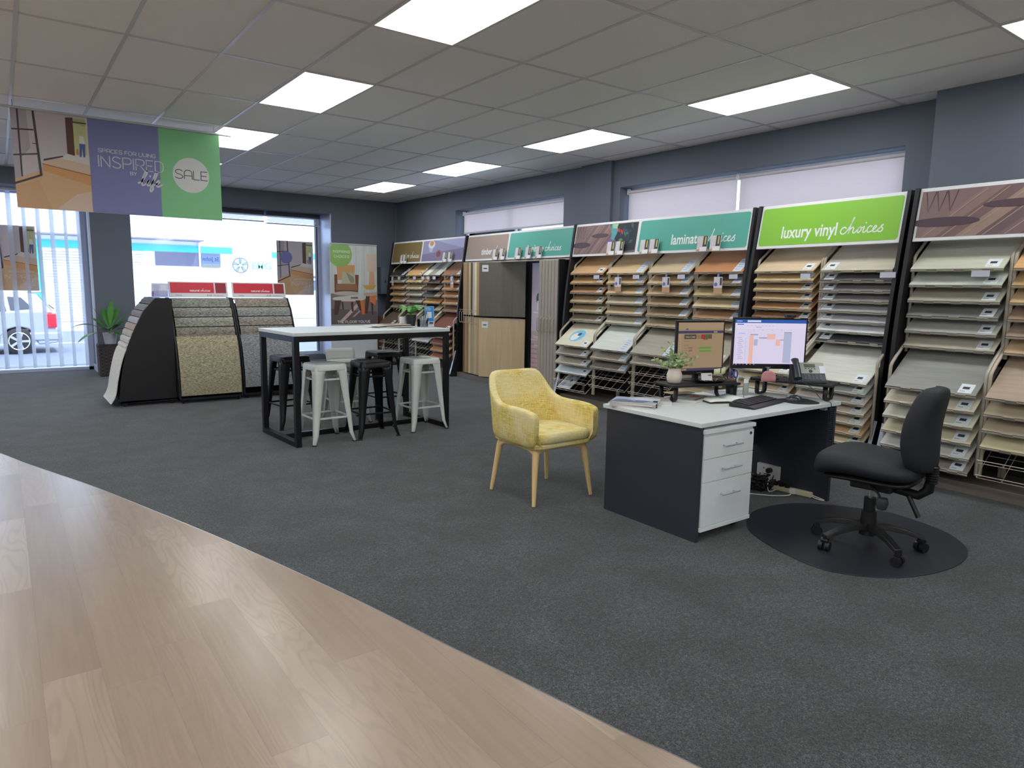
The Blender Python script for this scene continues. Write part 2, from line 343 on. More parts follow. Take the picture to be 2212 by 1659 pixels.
# --- vinyl planks, 185 mm wide along y
def vinyl_mat():
    m, nt, b = newmat('oak_vinyl_planks'); N = nt.nodes; L = nt.links
    tc = N.new('ShaderNodeTexCoord'); sp = N.new('ShaderNodeSeparateXYZ'); L.new(tc.outputs['Object'], sp.inputs[0])
    def mth(op, a, bb=None):
        n = N.new('ShaderNodeMath'); n.operation = op
        for i, v in enumerate((a, bb)):
            if v is None: continue
            if isinstance(v, (int, float)): n.inputs[i].default_value = v
            else: L.new(v, n.inputs[i])
        return n.outputs[0]
    u = mth('DIVIDE', mth('SUBTRACT', sp.outputs[0], .0275), .185); cu = mth('FLOOR', u)
    w1 = N.new('ShaderNodeTexWhiteNoise'); w1.noise_dimensions = '1D'; L.new(mth('ADD', cu, 11), w1.inputs['W'])
    v = mth('ADD', mth('DIVIDE', sp.outputs[1], 1.22), mth('MULTIPLY', w1.outputs['Value'], 7)); cvv = mth('FLOOR', v)
    cb = N.new('ShaderNodeCombineXYZ'); L.new(cu, cb.inputs[0]); L.new(cvv, cb.inputs[1])
    w2 = N.new('ShaderNodeTexWhiteNoise'); w2.noise_dimensions = '2D'; L.new(cb.outputs[0], w2.inputs['Vector'])
    pr = w2.outputs['Value']
    g = N.new('ShaderNodeCombineXYZ'); L.new(mth('ADD', mth('MULTIPLY', sp.outputs[0], 34), mth('MULTIPLY', pr, 40)), g.inputs[0]); L.new(mth('ADD', mth('MULTIPLY', sp.outputs[1], 1.6), mth('MULTIPLY', pr, 13)), g.inputs[1])
    n1 = N.new('ShaderNodeTexNoise'); n1.inputs['Scale'].default_value = 1; n1.inputs['Detail'].default_value = 6; n1.inputs['Distortion'].default_value = .5; L.new(g.outputs[0], n1.inputs[0])
    g2 = N.new('ShaderNodeCombineXYZ'); L.new(mth('ADD', mth('MULTIPLY', sp.outputs[0], 7), mth('MULTIPLY', pr, 20)), g2.inputs[0]); L.new(mth('ADD', mth('MULTIPLY', sp.outputs[1], .9), mth('MULTIPLY', pr, 9)), g2.inputs[1])
    n2 = N.new('ShaderNodeTexNoise'); n2.inputs['Scale'].default_value = 1; n2.inputs['Detail'].default_value = 1; L.new(g2.outputs[0], n2.inputs[0])
    ring = mth('SINE', mth('MULTIPLY', n2.outputs['Fac'], 95))            # cathedral figure
    msk = mth('MULTIPLY', mth('SMOOTH_MIN', 1, mth('MULTIPLY', mth('MAXIMUM', mth('SUBTRACT', pr, .35), 0), 2)), 1)
    ringv = mth('MULTIPLY', mth('MULTIPLY', mth('MAXIMUM', ring, .2), msk), -.17)
    n4 = N.new('ShaderNodeTexNoise'); n4.inputs['Scale'].default_value = 2.2; n4.inputs['Detail'].default_value = 2; L.new(tc.outputs['Object'], n4.inputs[0])
    val = mth('ADD', mth('ADD', mth('MULTIPLY', mth('SUBTRACT', n1.outputs['Fac'], .5), .34), ringv), mth('ADD', 1.0, mth('MULTIPLY', mth('SUBTRACT', pr, .5), .26)))
    fu = mth('FRACT', u); fv = mth('FRACT', v)
    seam = mth('MAXIMUM', mth('MAXIMUM', mth('LESS_THAN', fu, .010), mth('GREATER_THAN', fu, .990)), mth('LESS_THAN', fv, .0025))
    val = mth('SUBTRACT', val, mth('MULTIPLY', seam, .13))
    hm = N.new('ShaderNodeMix'); hm.data_type = 'RGBA'; hm.inputs[6].default_value = (.315, .225, .15, 1); hm.inputs[7].default_value = (.35, .275, .205, 1)
    L.new(mth('ADD', mth('MULTIPLY', n4.outputs['Fac'], .6), mth('MULTIPLY', pr, .4)), hm.inputs[0])
    sc = N.new('ShaderNodeVectorMath'); sc.operation = 'SCALE'; L.new(hm.outputs[2], sc.inputs[0]); L.new(val, sc.inputs['Scale'])
    L.new(sc.outputs[0], b.inputs['Base Color']); b.inputs['Roughness'].default_value = .30; b.inputs['Specular IOR Level'].default_value = .55; b.inputs['Coat Weight'].default_value = .3; b.inputs['Coat Roughness'].default_value = .22
    bp = N.new('ShaderNodeBump'); bp.inputs['Strength'].default_value = .25; bp.inputs['Distance'].default_value = .0015; L.new(mth('ADD', n1.outputs['Fac'], mth('MULTIPLY', ring, .12)), bp.inputs['Height']); L.new(bp.outputs[0], b.inputs['Normal'])
    return m
curve = [(-2.6,12.4),(-1.3,10.3),(-.6,8.6),(-.09,7.15),(.087,6.61),(.418,5.70),(.662,4.93),(.933,4.04),(1.122,3.35),(1.267,2.78),(1.365,2.34),(1.446,2.0),(1.505,1.74),(1.573,1.445),(1.637,1.213),(1.78,.5),(1.82,-.6),(1.7,-1.8),(1.2,-4)]
cs = [(v.x, v.y) for v in catmull(curve, 6)]
struct(B().poly([(-6, -4.1), (-6, 12.5)]+cs, .0035).build('floor', vinyl_mat(), solid='flat'))
struct(B().tube([(x, y, .002) for x, y in cs], .0035, 6).build('trim_1', mat((150, 150, 152), .35, .9)))
# --- ceiling: tiles with exposed grid
def tile_mat():
    m, nt, b = newmat('ceiling_tile'); N = nt.nodes; L = nt.links
    tc = N.new('ShaderNodeTexCoord'); n = N.new('ShaderNodeTexNoise'); n.inputs['Scale'].default_value = 120; n.inputs['Detail'].default_value = 2
    n2 = N.new('ShaderNodeTexNoise'); n2.inputs['Scale'].default_value = 1.1
    for q in (n, n2): L.new(tc.outputs['Object'], q.inputs['Vector'])
    cr = N.new('ShaderNodeMix'); cr.data_type = 'RGBA'; cr.inputs[6].default_value = (.84, .84, .84, 1); cr.inputs[7].default_value = (.90, .90, .90, 1)
    L.new(n.outputs['Fac'], cr.inputs[0]); L.new(cr.outputs[2], b.inputs['Base Color']); b.inputs['Roughness'].default_value = .9; b.inputs['Specular IOR Level'].default_value = .15
    return m
cb = B(); gx = [.8+.6*c for c in range(-11, 10)]; gy = [4.257+1.2*r for r in range(-7, 8)]
PAN = set()
for cx in (-6, -3, 2, 7):
    for rw in ((-7, -5, -3, -1, 1, 3, 5) if cx in (7,) else (-7, -5, -3, -1, 1, 3, 5)):
        PAN.add((cx, rw))
PAN = {(c, r) for c, r in PAN if not (c == 2 and r in (-3,)) or True}
tb = B(); T_MAT = tile_mat()
tb.box(-6, 6.75, -4.2, 13.6, HC+.004, HC+.3)
GRID = mat((205, 205, 208), .35, k=1.0)
for x in gx:
    if x < 6.46: tb.box(x-.012, x+.012, -4.2, 12.8, HC-.0015, HC+.006, 1)
for y in gy:
    tb.box(-6, 6.46, y-.012, y+.012, HC-.0022, HC+.006, 1)
struct(tb.build('ceiling', [T_MAT, GRID]))
DIFF = emit((255, 255, 255), PANEL_E); PFR = mat((225, 225, 225), .4, k=1)
lab = {(2,-1): 'large ceiling light panel cut off by the top edge, nearest above the camera', (2,1): 'ceiling light panel above the dry bar, just right of the sale banner', (2,3): 'ceiling light panel partly hidden behind the corner of the sale banner',
 (7,-3): 'ceiling light panel cut off at the top right corner, by the bulkhead', (7,-1): 'long ceiling light panel in front of the right wall, above the green and teal signs', (7,1): 'ceiling light panel of the wall row, between the pilaster and the dry bar',
 (7,3): 'small ceiling light panel in the wall row, second from the far end', (7,5): 'farthest ceiling light panel, nearest the corner of the two walls'}
l0 = None
for c, r in sorted(PAN, key=lambda t: (t not in lab, t)):
    x, y = .8+.6*c+.3, 4.257+1.2*r+.6
    if l0 is None:
        t = l0 = thing('ceiling_light', lab[(c, r)], 'ceiling light', (x, y, HC), 0, 'recessed ceiling light panels')
        B().box(-.284, .284, -.584, .584, -.004, .003).build('diffuser', DIFF, t)
        fb = B()
        for a in ((-.296,.296,-.596,-.584), (-.296,.296,.584,.596), (-.296,-.284,-.584,.584), (.284,.296,-.584,.584)): fb.box(*a, -.006, .003)
        fb.build('frame', PFR, t)
    elif (c, r) in lab: dup(l0, (x, y, HC), 0, lab[(c, r)])
    else: dup(l0, (x, y, HC), 0, 'recessed square-edged ceiling light panel added out of view to light the shop')  # unseen panels added for their light, continuing the visible grid
# --- walls
wr = B()
X1 = XW+.28
wr.box(XW, X1, 10.48, 13.5, 0, HC); wr.box(XW, X1, 7.60, 10.48, 0, 1.3); wr.box(XW, X1, 7.6, 10.48, 2.765, HC)
wr.box(XW, X1, 6.50, 7.60, 0, HC); wr.box(XW, X1, 3.02, 6.50, 0, 1.3); wr.box(XW, X1, 3.02, 6.5, 2.745, HC); wr.box(XW, X1, -4.2, 3.02, 0, HC)
wr.box(XW-.05, XW, 6.62, 7.18, 0, HC)                 # pilaster
wr.box(6.21, XW, -4.2, 2.69, 0, HC)                    # bulkhead
struct(wr.build('wall_right', SLATE))
wf = B(); Y2 = YF+.78
wf.box(1.20, 1.76, YF+.1, Y2, 0, HC)                   # column between windows
wf.box(1.76, 5.10, YF+.1, YF+.6, 2.77, HC); wf.box(-6, 1.20, YF+.1, Y2, 2.84, HC)
wf.box(5.10, 6.75, YF+.1, Y2, 0, HC); wf.box(1.76, 5.10, YF+.45, Y2, 0, .10)
wf.box(-6, 6.47, YF-.02, YF+.1, 2.84, HC)              # bulkhead over both windows
wf.box(1.76, 6.47, YF-.02, YF+.1, 2.77, 2.84); wf.box(5.10, 6.47, YF-.02, YF+.1, 0, 2.77); wf.box(1.20, 1.76, YF-.02, YF+.1, 0, 2.84)
wf.box(-6, -3.2, YF, Y2, 0, 2.84)
struct(wf.build('wall_front', SLATE))
struct(B().box(-6.2, -6, -4.2, 13.6, 0, HC).build('wall_left', PALE))
struct(B().box(-6.2, 6.75, -4.4, -4.2, 0, HC).build('wall_back', PALE))
struct(B().box(6.43, 6.47, 12.0, YF-.02, 0, 2.6).box(6.40, 6.47, 12.66, 12.70, 0, HC).build('trim_2', SLATE))
struct(B().box(1.17, 1.20, YF-.02, YF+.06, .1, 2.84).build('trim_3', mat((205, 212, 238), .35, k=1)))
struct(B().box(1.185, 1.20, YF-.03, Y2-.05, 0, .10).box(1.185, 1.78, YF-.035, YF-.02, 0, .10).build('baseboard_front', mat((190, 195, 215), .4)))
# window frames
WF = mat((205, 212, 235), .35, .2, k=1); WFD = mat((60, 60, 72), .5)
t = B().box(1.78, 1.83, 13.28, 13.36, .1, 2.77).box(5.085, 5.10, 12.70, 13.36, .1, 2.77).box(5.04, 5.09, 13.24, 13.36, .1, 2.77).box(1.76, 5.10, 13.28, 13.36, .1, .16).box(1.76, 5.10, 13.28, 13.36, 2.70, 2.77).build('window_1', WF); struct(t)
B().box(5.02, 5.04, 13.26, 13.36, .16, 2.7).build('window_frame', WFD, t)
g = B().box(1.83, 5.02, 13.31, 13.316, .16, 2.70).build('window_pane', glassy(), t)
t = B().box(1.12, 1.20, 13.36, 13.46, 0, 2.84).box(-.20, -.13, 13.38, 13.46, .05, 2.84).box(-3.2, 1.20, 13.36, 13.46, 0, .05).box(-3.2, 1.2, 13.36, 13.46, 2.78, 2.84).box(-1.75, -1.68, 13.38, 13.46, .05, 2.8).build('window_2', WF); struct(t)
B().box(-3.2, 1.12, 13.42, 13.426, .05, 2.78).build('window_pane', glassy(), t)
WA = mat((215, 215, 220), .4, k=1)
for i, (a, b_, zt) in enumerate(((7.60, 10.48, 2.765), (3.02, 6.5, 2.745))):
    t = B().box(6.69, 6.74, a, b_, 1.3, 1.36).box(6.69, 6.74, a, b_, zt-.05, zt).box(6.69, 6.74, a, a+.05, 1.36, zt-.05).box(6.69, 6.74, b_-.05, b_, 1.36, zt-.05).box(6.70, 6.73, (a+b_)/2-.02, (a+b_)/2+.02, 1.36, zt-.05).build('window_%d' % (i+3), WA); struct(t)
    B().box(6.712, 6.716, a+.05, b_-.05, 1.36, zt-.05).build('window_pane', glassy(), t)
# roller blinds on the right wall
RB = fabric_sheer((232, 222, 222), .60, 0, 1)
def roller(y0, y1, z0, zt, label, wy=None):
    t = thing('roller_blind', label, 'blind', (6.60, (y0+y1)/2, zt), 0, 'roller blinds in the right wall windows')
    h = (y1-y0)/2
    B().box(-.001, .001, -h+.006, h-.006, z0-zt, -.01).build('cloth', RB, t)
    B().cyl((0, -h+.01, 0-.01), (0, h-.01, -.01), .02, 14).build('roller_tube', mat((200, 198, 202), .6), t, smooth=40)
    B().box(-.006, .006, -h+.01, h-.01, z0-zt-.025, z0-zt).build('bottom_rail', mat((170, 168, 172), .5), t)
    for s in (-1, 1): B().box(-.025, .03, s*h-.006, s*h+.006, -.04, .03).build('bracket', mat((225, 225, 228), .4), t)
roller(7.66, 10.41, 2.39, 2.715, 'roller blind half lowered in the far right wall window, bright gap below')
roller(4.825, 6.47, 1.75, 2.70, 'roller blind above the laminate sign, left of the pair')
roller(3.03, 4.80, 1.75, 2.70, 'roller blind above the lime green sign, right of the pair')
# vertical sheer blinds, left window
VB = fabric_sheer((235, 238, 252), .6, .12)
t = thing('vertical_blind', 'white sheer vertical blind across the tall left window', 'blind', (-1.0, 13.22, 2.80))
B().box(-2.2, 2.15, -.03, .03, 0, .04).build('head_rail', mat((220, 222, 235), .4), t)
pieces = B(); pr_ = None
n = 0
for i in range(24):
    x = 2.09-.178*i
    a = rad(62+4*math.sin(i*2.1)); wd = .0635
    bb = B(); rows = []
    for zz in (-.0, -2.72):
        rows.append([(x+math.cos(a)*wd*q, math.sin(a)*wd*q+.012*math.cos(q*1.5), zz) for q in (-1, -.5, 0, .5, 1)])
    bb.grid(rows).build('blind_vane', VB, t, smooth=60)
bc = B()
for s in (.03,): bc.tube([(-2.1, s, -2.70), (2.1, s, -2.70)], .004, 6)
bc.build('bottom_chain', mat((240, 240, 250), .4), t)
# venetian blinds pulled up, centre window
for x0, x1, lb, nn in ((1.80, 3.98, 'grey slatted blind pulled right up behind the sale banner corner', 7), (4.03, 5.03, 'white slatted blind pulled up at the right of the centre window', 9)):
    t = thing('venetian_blind', lb, 'blind', ((x0+x1)/2, 13.10, 2.77), 0, 'raised slatted blinds in the centre window'); h = (x1-x0)/2
    B().box(-h, h, -.04, .03, -.07, 0).build('head_rail', WFD, t)
    sb = B()
    for k in range(nn): sb.box(-h+.01, h-.01, -.03, .03, -.085-.013*k, -.0815-.013*k)
    sb.build('slats', mat((225, 225, 235), .5), t)
    B().box(-h, h, -.03, .03, -.085-.013*nn-.02, -.085-.013*nn).build('bottom_rail', mat((190, 190, 200), .5), t)
# ceiling hanger wire + banner
# ================================================================ STREET
GZ = -.30
def road_mat(): return mat((108, 112, 130), .85, k=.95, bump=.2, bscale=30)
struct(B().box(-40, 60, 14.0, 80, GZ-.1, GZ).box(-40, 60, 13.5, 14.9, -.35, -.16).build('floor', road_mat()))
LOT = B().box(-40, 60, 28.8, 35, GZ, GZ+.004)
tag(LOT.box(-2, 5, 23.2, 23.35, GZ, GZ+.006, 1).build('road_apron', [mat((205, 205, 212), .9, k=.9), mat((245, 245, 250), .8)]), 'pale concrete apron in front of the white garages across the street', 'pavement')
TQ = mat((70, 190, 210), .6, k=1.0); WH = mat((226, 233, 250), .7, k=1.0)
def fx(x): return x*1.5
def fz(z): return (z-1.46)*1.5+1.46
bt = thing('commercial_building', 'white and turquoise commercial building across the street', 'building', (5, 36, GZ))
def bb(x0, x1, z0, z1, y0, y1, name, m, par=bt): return B().box(x0-5, x1-5, y0-36, y1-36, z0-GZ, z1-GZ).build(name, m, par)
bb(-15, 30, GZ, 7.5, 36.02, 40, 'wall', WH)
bb(-15, 9.35, fz(2.40), fz(2.605), 35.97, 36.05, 'turquoise_band', TQ); bb(11.3, 16, fz(2.33), fz(2.52), 35.97, 36.05, 'turquoise_band', TQ)
bb(-15, 7.9, fz(2.735), fz(2.775), 35.2, 36.02, 'canopy', mat((110, 105, 120), .6))
q = bb(-3.0, 1.0, GZ, fz(2.40), 35.95, 36.05, 'roller_door', mat((235, 238, 245), .6))
q = bb(1.05, 1.55, GZ, fz(2.40), 35.93, 36.05, 'turquoise_pier', TQ)
rd = B()
for k in range(26): rd.box(1.6-5, 5.45-5, -.10, .0, (GZ+.12*k)-GZ, GZ+.12*k+.10-GZ)
rd.build('roller_door', mat((235, 238, 245), .6), bt)
wn = bb(5.92, 8.78, fz(1.968), fz(2.385), 35.95, 36.03, 'window', mat((88, 88, 112), .25)); 
bb(7.80, 7.88, fz(1.95), fz(2.7), 35.90, 36.0, 'downpipe', WH)
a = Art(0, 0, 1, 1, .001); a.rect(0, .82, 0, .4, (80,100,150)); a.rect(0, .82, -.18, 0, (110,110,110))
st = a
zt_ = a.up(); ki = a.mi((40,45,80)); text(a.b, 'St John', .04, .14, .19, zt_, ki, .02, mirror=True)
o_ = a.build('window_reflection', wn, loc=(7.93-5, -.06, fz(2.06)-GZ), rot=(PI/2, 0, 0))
a = Art(0, 0, 1, 1, .001); z_ = a.up(); k1 = a.mi((70,75,110)); k2 = a.mi((120,225,190))
R_ = .36
for q in range(5):
    aa = rad(90+72*q); 
    for dd in (-8, 0, 8):
        a.b.ribbon([(R_*.25*math.cos(aa+rad(dd*1.5)), R_*.25*math.sin(aa+rad(dd*1.5))), (R_*.9*math.cos(aa+rad(dd)), R_*.9*math.sin(aa+rad(dd)))], .035, z_, k1 if dd else k2)
a.b.ribbon([(R_*math.cos(rad(k*12)), R_*math.sin(rad(k*12))) for k in range(31)], .04, z_, k1)
text(a.b, 'EMG', .56, -.17, .36, a.up(), k2, .015)
a.build('wall_sign', bt, loc=(9.72-5, -.03, fz(2.045)-GZ), rot=(PI/2, 0, 0))
bb(13.6, 16, fz(1.95), fz(2.27), 35.9, 36.05, 'window', mat((70, 72, 90), .3)); bb(12.2, 16, fz(1.25), fz(1.75), 35.9, 36.05, 'window', mat((75, 90, 110), .3)); bb(12.2, 16, fz(1.60), fz(1.66), 35.85, 35.95, 'window_frame', WH)
# parked car behind the sheer blind
ct = thing('hatchback_car', 'silver-white hatchback car parked outside behind the sheer blind', 'car', (1.02, 21.0, GZ))
CW = mat((168, 173, 190), .3, .1, k=1.0); DG = mat((60, 62, 75), .15); RD = mat((215, 40, 60), .3)
low = catmull([(-4.05,.30),(-4.15,.55),(-4.0,.80),(-3.0,.98),(-2.75,1.02)], 3)+[Vector((-.15,.98,0))]+catmull([(-.15,.98),(.0,.86),(.03,.62),(.12,.56),(.13,.40),(.02,.24)], 3)
lowp = [(v.x, v.y) for v in low]+[(-.35,.22),(-.38,.45),(-.52,.60),(-.72,.66),(-.92,.60),(-1.06,.45),(-1.10,.22),(-2.9,.22),(-2.92,.42),(-3.05,.58),(-3.25,.65),(-3.45,.58),(-3.58,.42),(-3.6,.25)]
B().prism(lowp, -.85, .85).build('body', CW, ct, bevel=.04, bseg=3, smooth=40)
gh = [(-2.85,.95),(-2.05,1.40),(-1.5,1.47),(-.55,1.47),(-.30,1.42),(-.02,.97)]
gb = B(); n_ = len(gh)
vs = [Vector((x, -.82 + .16*max(0, (z-.95)/.5), z)) for x, z in gh]+[Vector((x, .82-.16*max(0, (z-.95)/.5), z)) for x, z in gh]
gb.add(vs, [tuple(range(n_)), tuple(range(2*n_-1, n_-1, -1))]+[(i, i+n_, (i+1) % n_+n_, (i+1) % n_) for i in range(n_)])
gb.build('roof', CW, ct, bevel=.03, smooth=40)
def sidew(pts, nm): 
    q = B(); q.add([(x, -.835+.16*max(0, (z-.95)/.5), z) for x, z in pts], [tuple(range(len(pts)))]); q.build(nm, DG, ct, solid='flat')
sidew([(-2.5,1.02),(-2.02,1.34),(-1.68,1.38),(-1.68,1.02)], 'side_window'); sidew([(-1.6,1.02),(-1.6,1.38),(-.98,1.38),(-.92,1.02)], 'side_window'); sidew([(-.84,1.04),(-.88,1.36),(-.62,1.34),(-.40,1.08)], 'side_window')
B().add([(.005,-.66,1.0),(.005,.66,1.0),(-.27,.62,1.40),(-.27,-.62,1.40)], [(0,1,2,3)]).build('rear_window', DG, ct, solid='flat')
for s in (-1, 1): B().box(-.16, .055, s*.86-.03 if s > 0 else -.885, s*.86+.025 if s > 0 else -.83, .62, .96).build('tail_light', RD, ct, bevel=.02)
B().box(-.7, .16, -.87, .87, .30, .52).build('rear_bumper', CW, ct, bevel=.05, bseg=3, smooth=40)
B().box(-.55, -.10, -.6, .6, 1.45, 1.50).build('roof_spoiler', CW, ct, bevel=.02)
B().tube([(.05,-.1,1.05),(-.03,.25,1.13)], .012, 6).build('rear_wiper', mat((30,30,35), .6), ct)
for x_ in (-.72, -3.25):
    for s in (-1, 1):
        wl = B().lathe([(0,-.10),(.26,-.10),(.31,-.07),(.31,.07),(.26,.10),(0,.10)], seg=32).build('wheel', mat((35,35,40), .8), ct, loc=(x_, s*.78, .31), rot=(PI/2, 0, 0), smooth=40)
        rb = B()
        for k in range(5):
            aa = 2*PI*k/5; rb.add([(.05*math.cos(aa-.5), .05*math.sin(aa-.5), 0), (.05*math.cos(aa+.5), .05*math.sin(aa+.5), 0), (.2*math.cos(aa+.14), .2*math.sin(aa+.14), 0), (.2*math.cos(aa-.14), .2*math.sin(aa-.14), 0)], [(0,1,2,3)])
        rb.tube([(.205*math.cos(2*PI*k/24), .205*math.sin(2*PI*k/24), 0) for k in range(24)], .012, 6, closed=True)
        rb.build('wheel_rim', mat((200,202,210), .3, .6), wl, loc=(0, 0, .106*(-1 if s > 0 else 1)), solid='flat')
# ================================================================ DISPLAY RACKS ALONG THE RIGHT WALL
BLK = mat((26, 26, 30), .45, k=1); BEI = mat((176, 168, 152), .4, .1, k=1.1); PLN = mat((118, 110, 102), .7, k=1); WHT = mat((228, 230, 232), .45, k=1); WEDGE = mat((205, 212, 240), .4, k=1)
LB1 = mat((214, 222, 226), .5, k=1.1); LB2 = mat((50, 52, 60), .5); LB3 = mat((196, 208, 222), .5, k=1.1)
TILT = rad(38); BL = .50
def rackframe(xL, yL, xR, yR):
    L = Vector((xL, yL, 0)); d = Vector((xR, yR, 0))-L
    return L, math.atan2(d.y, d.x), d.length
side_prof = [(.41, 0), (.41, 2.05), (.22, 2.28), (.10, 2.28), (.035, 1.84), (-.02, 1.45), (-.055, 1.1), (-.075, .75), (-.09, .42), (-.20, .04), (-.20, 0)]
def rack(label, F, W_, bays, signs, header, seams=(0, 1), plinth=True):
    L, rz, wid = F
    t = thing('display_rack', label, 'display rack', L, rz)
    for i, s in enumerate(seams):
        x = -.018 if i == 0 else wid-.005
        sp_ = B().prism([(a, b_) for a, b_ in side_prof], x-.014, x+.014, 'x').build('side_panel', BLK, t, bevel=.002)
        eb = B(); P = side_prof[3:10]
        for k in range(len(P)-1):
            a, b_ = P[k], P[k+1]; eb.add([(x-.016, a[0]-.004, a[1]), (x+.016, a[0]-.004, a[1]), (x+.016, b_[0]-.004, b_[1]), (x-.016, b_[0]-.004, b_[1])], [(0,1,2,3)], 1 if k == len(P)-2 else 0)
        eb.build('edge_strip', [BLK, WEDGE], t, solid=.003)
    B().box(.0, wid-.02, .398, .409, .1, 2.05).build('back_panel', mat((34, 34, 38), .7, k=1), t)
    if plinth: B().box(-.02, wid, -.10, .45, 0, .085).build('plinth', PLN, t, bevel=.003)
    # signs
    th = math.atan2(.41, .07)
    sl = math.hypot(.41, .07)
    x0 = .0
    hd = B().box(.0, wid-.025, 0, sl, -.012, 0).build('header_board', WHT, t, loc=(0, .045, 1.865), rot=(th, 0, 0), bevel=.004)
    for s in signs: s(hd, wid-.025, sl)
    # tubes and trays
    for i in range(bays):
        xa = i*W_+.012; xb = xa+W_-.024
        for x in (xa, xb):
            up = [(x, .40, 2.0), (x, .18, 1.82)]+[(v.x, v.y, v.z) for v in catmull([(x, .12, 1.775), (x, .095, 1.745), (x, .088, 1.70)], 3)]+[(x, .088, 1.0)]
            lo = [(x, .36, 1.30), (x, -.05, .975)]+[(v.x, v.y, v.z) for v in catmull([(x, -.10, .93), (x, -.125, .90), (x, -.13, .86)], 3)]+[(x, -.13, .16)]
            B().tube(up, .0125, 7).build('upper_post', BEI, t, smooth=50)
            B().tube(lo, .0125, 7).build('lower_post', BEI, t, smooth=50)
        B().tube([(xa, .30, .16), (xa, .30, .0+.085)], .016, 6).build('foot', BEI, t); B().tube([(xb, .30, .16), (xb, .30, .085)], .016, 6).build('foot', BEI, t)
    return t
BM = {}
def board_mesh(rgb, w_, kind):
    """returns a template board thing (first use linked, later ones copied)"""
    return None
proto = {}
def board(F, x, y, z, w_, rgb, label, group, lbl='small', knots=False, L_=BL, rightlabel=True):
    """x,y,z: front left lip in rack frame"""
    Lf, rz, _ = F
    Mw = Matrix.Translation(Lf) @ Matrix.Rotation(rz, 4, 'Z') @ Matrix.Translation((x, y, z)) @ Matrix.Rotation(TILT, 4, 'X')
    key = (tuple(rgb), round(w_, 3), lbl, round(L_, 2))
    if key not in proto:
        o = B().box(0, w_, .004, L_, 0, .011).build('sample_board', wood(rgb, plank=.125), None, bevel=.0015, bseg=1)
        if lbl:
            b = B()
            if lbl == 'small': a0, a1, y0, y1 = w_-.125, w_-.035, .02, .115
            elif lbl == 'tall': a0, a1, y0, y1 = w_-.13, w_-.03, .015, .225
            elif lbl == 'left': a0, a1, y0, y1 = .03, .13, .02, .12
            b.box(a0, a1, y0, y1, .011, .0122, 0)
            m = (a0+a1)/2
            if lbl == 'tall':
                for q in range(5): b.box(a0+.015, a1-.03+.01*(q % 2), y0+.03+q*.035, y0+.036+q*.035, .0122, .0124, 1 if q == 2 else 2)
            else:
                b.box(m-.025, m+.02, y1-.055, y1-.03, .0122, .0124, 1); b.box(a0+.01, m, y0+.015, y0+.02, .0122, .0124, 2)
            b.build('price_label', [LB3 if lbl == 'tall' else LB1, LB2, mat((120, 130, 150), .5)], o)
        # wire clips of the tray on the front lip
        c = B().box(0, w_, -.004, .004, -.010, .0005)
        for q in (.25, .55, .85): c.box(w_*q-.035, w_*q+.035, -.006, -.002, -.012, .016)
        c.build('tray_lip', mat((165, 160, 148), .4, .2), o)
        proto[key] = o
    else:
        r = proto[key]; o = r.copy(); C.objects.link(o)
        for ch in r.children:
            d = ch.copy(); C.objects.link(d); d.parent = o
    o.matrix_world = Mw; o.rotation_mode = 'XYZ'
    return tag(o, label, 'sample board', group)
def cname(c):
    r, g, b_ = c; l = (r+g+b_)/3; warm = r-b_
    if l < 75: return 'charcoal'
    if r-g > 38 and l < 110: return 'red-brown'
    if r-g > 38: return 'orange-brown'
    if warm > 70: return 'honey oak'
    if warm > 45: return 'tan oak' if l > 125 else 'brown oak'
    if warm > 22: return 'pale beige oak' if l > 160 else ('taupe oak' if l > 120 else 'dark taupe')
    if l > 178: return 'off-white'
    if l > 150: return 'pale grey'
    if l > 115: return 'mid grey'
    return 'dark grey'
ORD = ['top', 'second', 'third', 'fourth', 'fifth', 'sixth', 'seventh', 'eighth', 'ninth']
COLN = {1: ['leftmost', 'second', 'third', 'rightmost'], 2: ['left', 'right']}
UZ = [1.640, 1.520, 1.400, 1.283, 1.163, 1.045]; LZ = [.738, .622, .506, .388, .276, .17]
def wires(t, x, w_, z, y=-.23, n=6, L_=.44):
    """empty wire tray in rack frame"""
    b = B(); ct_, st_ = math.cos(TILT), math.sin(TILT)
    P = lambda a, s, o=0: (x+a, y+s*ct_-o*st_, z+s*st_+o*ct_)
    for k in range(n):
        a = w_*k/(n-1); b.tube([P(a, 0, .03), P(a, 0), P(a, L_)], .0022, 5)
    for s in (0, .22, .42): b.tube([P(0, s), P(w_, s)], .0025, 5)
    b.tube([P(0, 0, .03), P(w_, 0, .03)], .0032, 5)
    return b.build('wire_tray', mat((190, 184, 172), .35, .3), t)
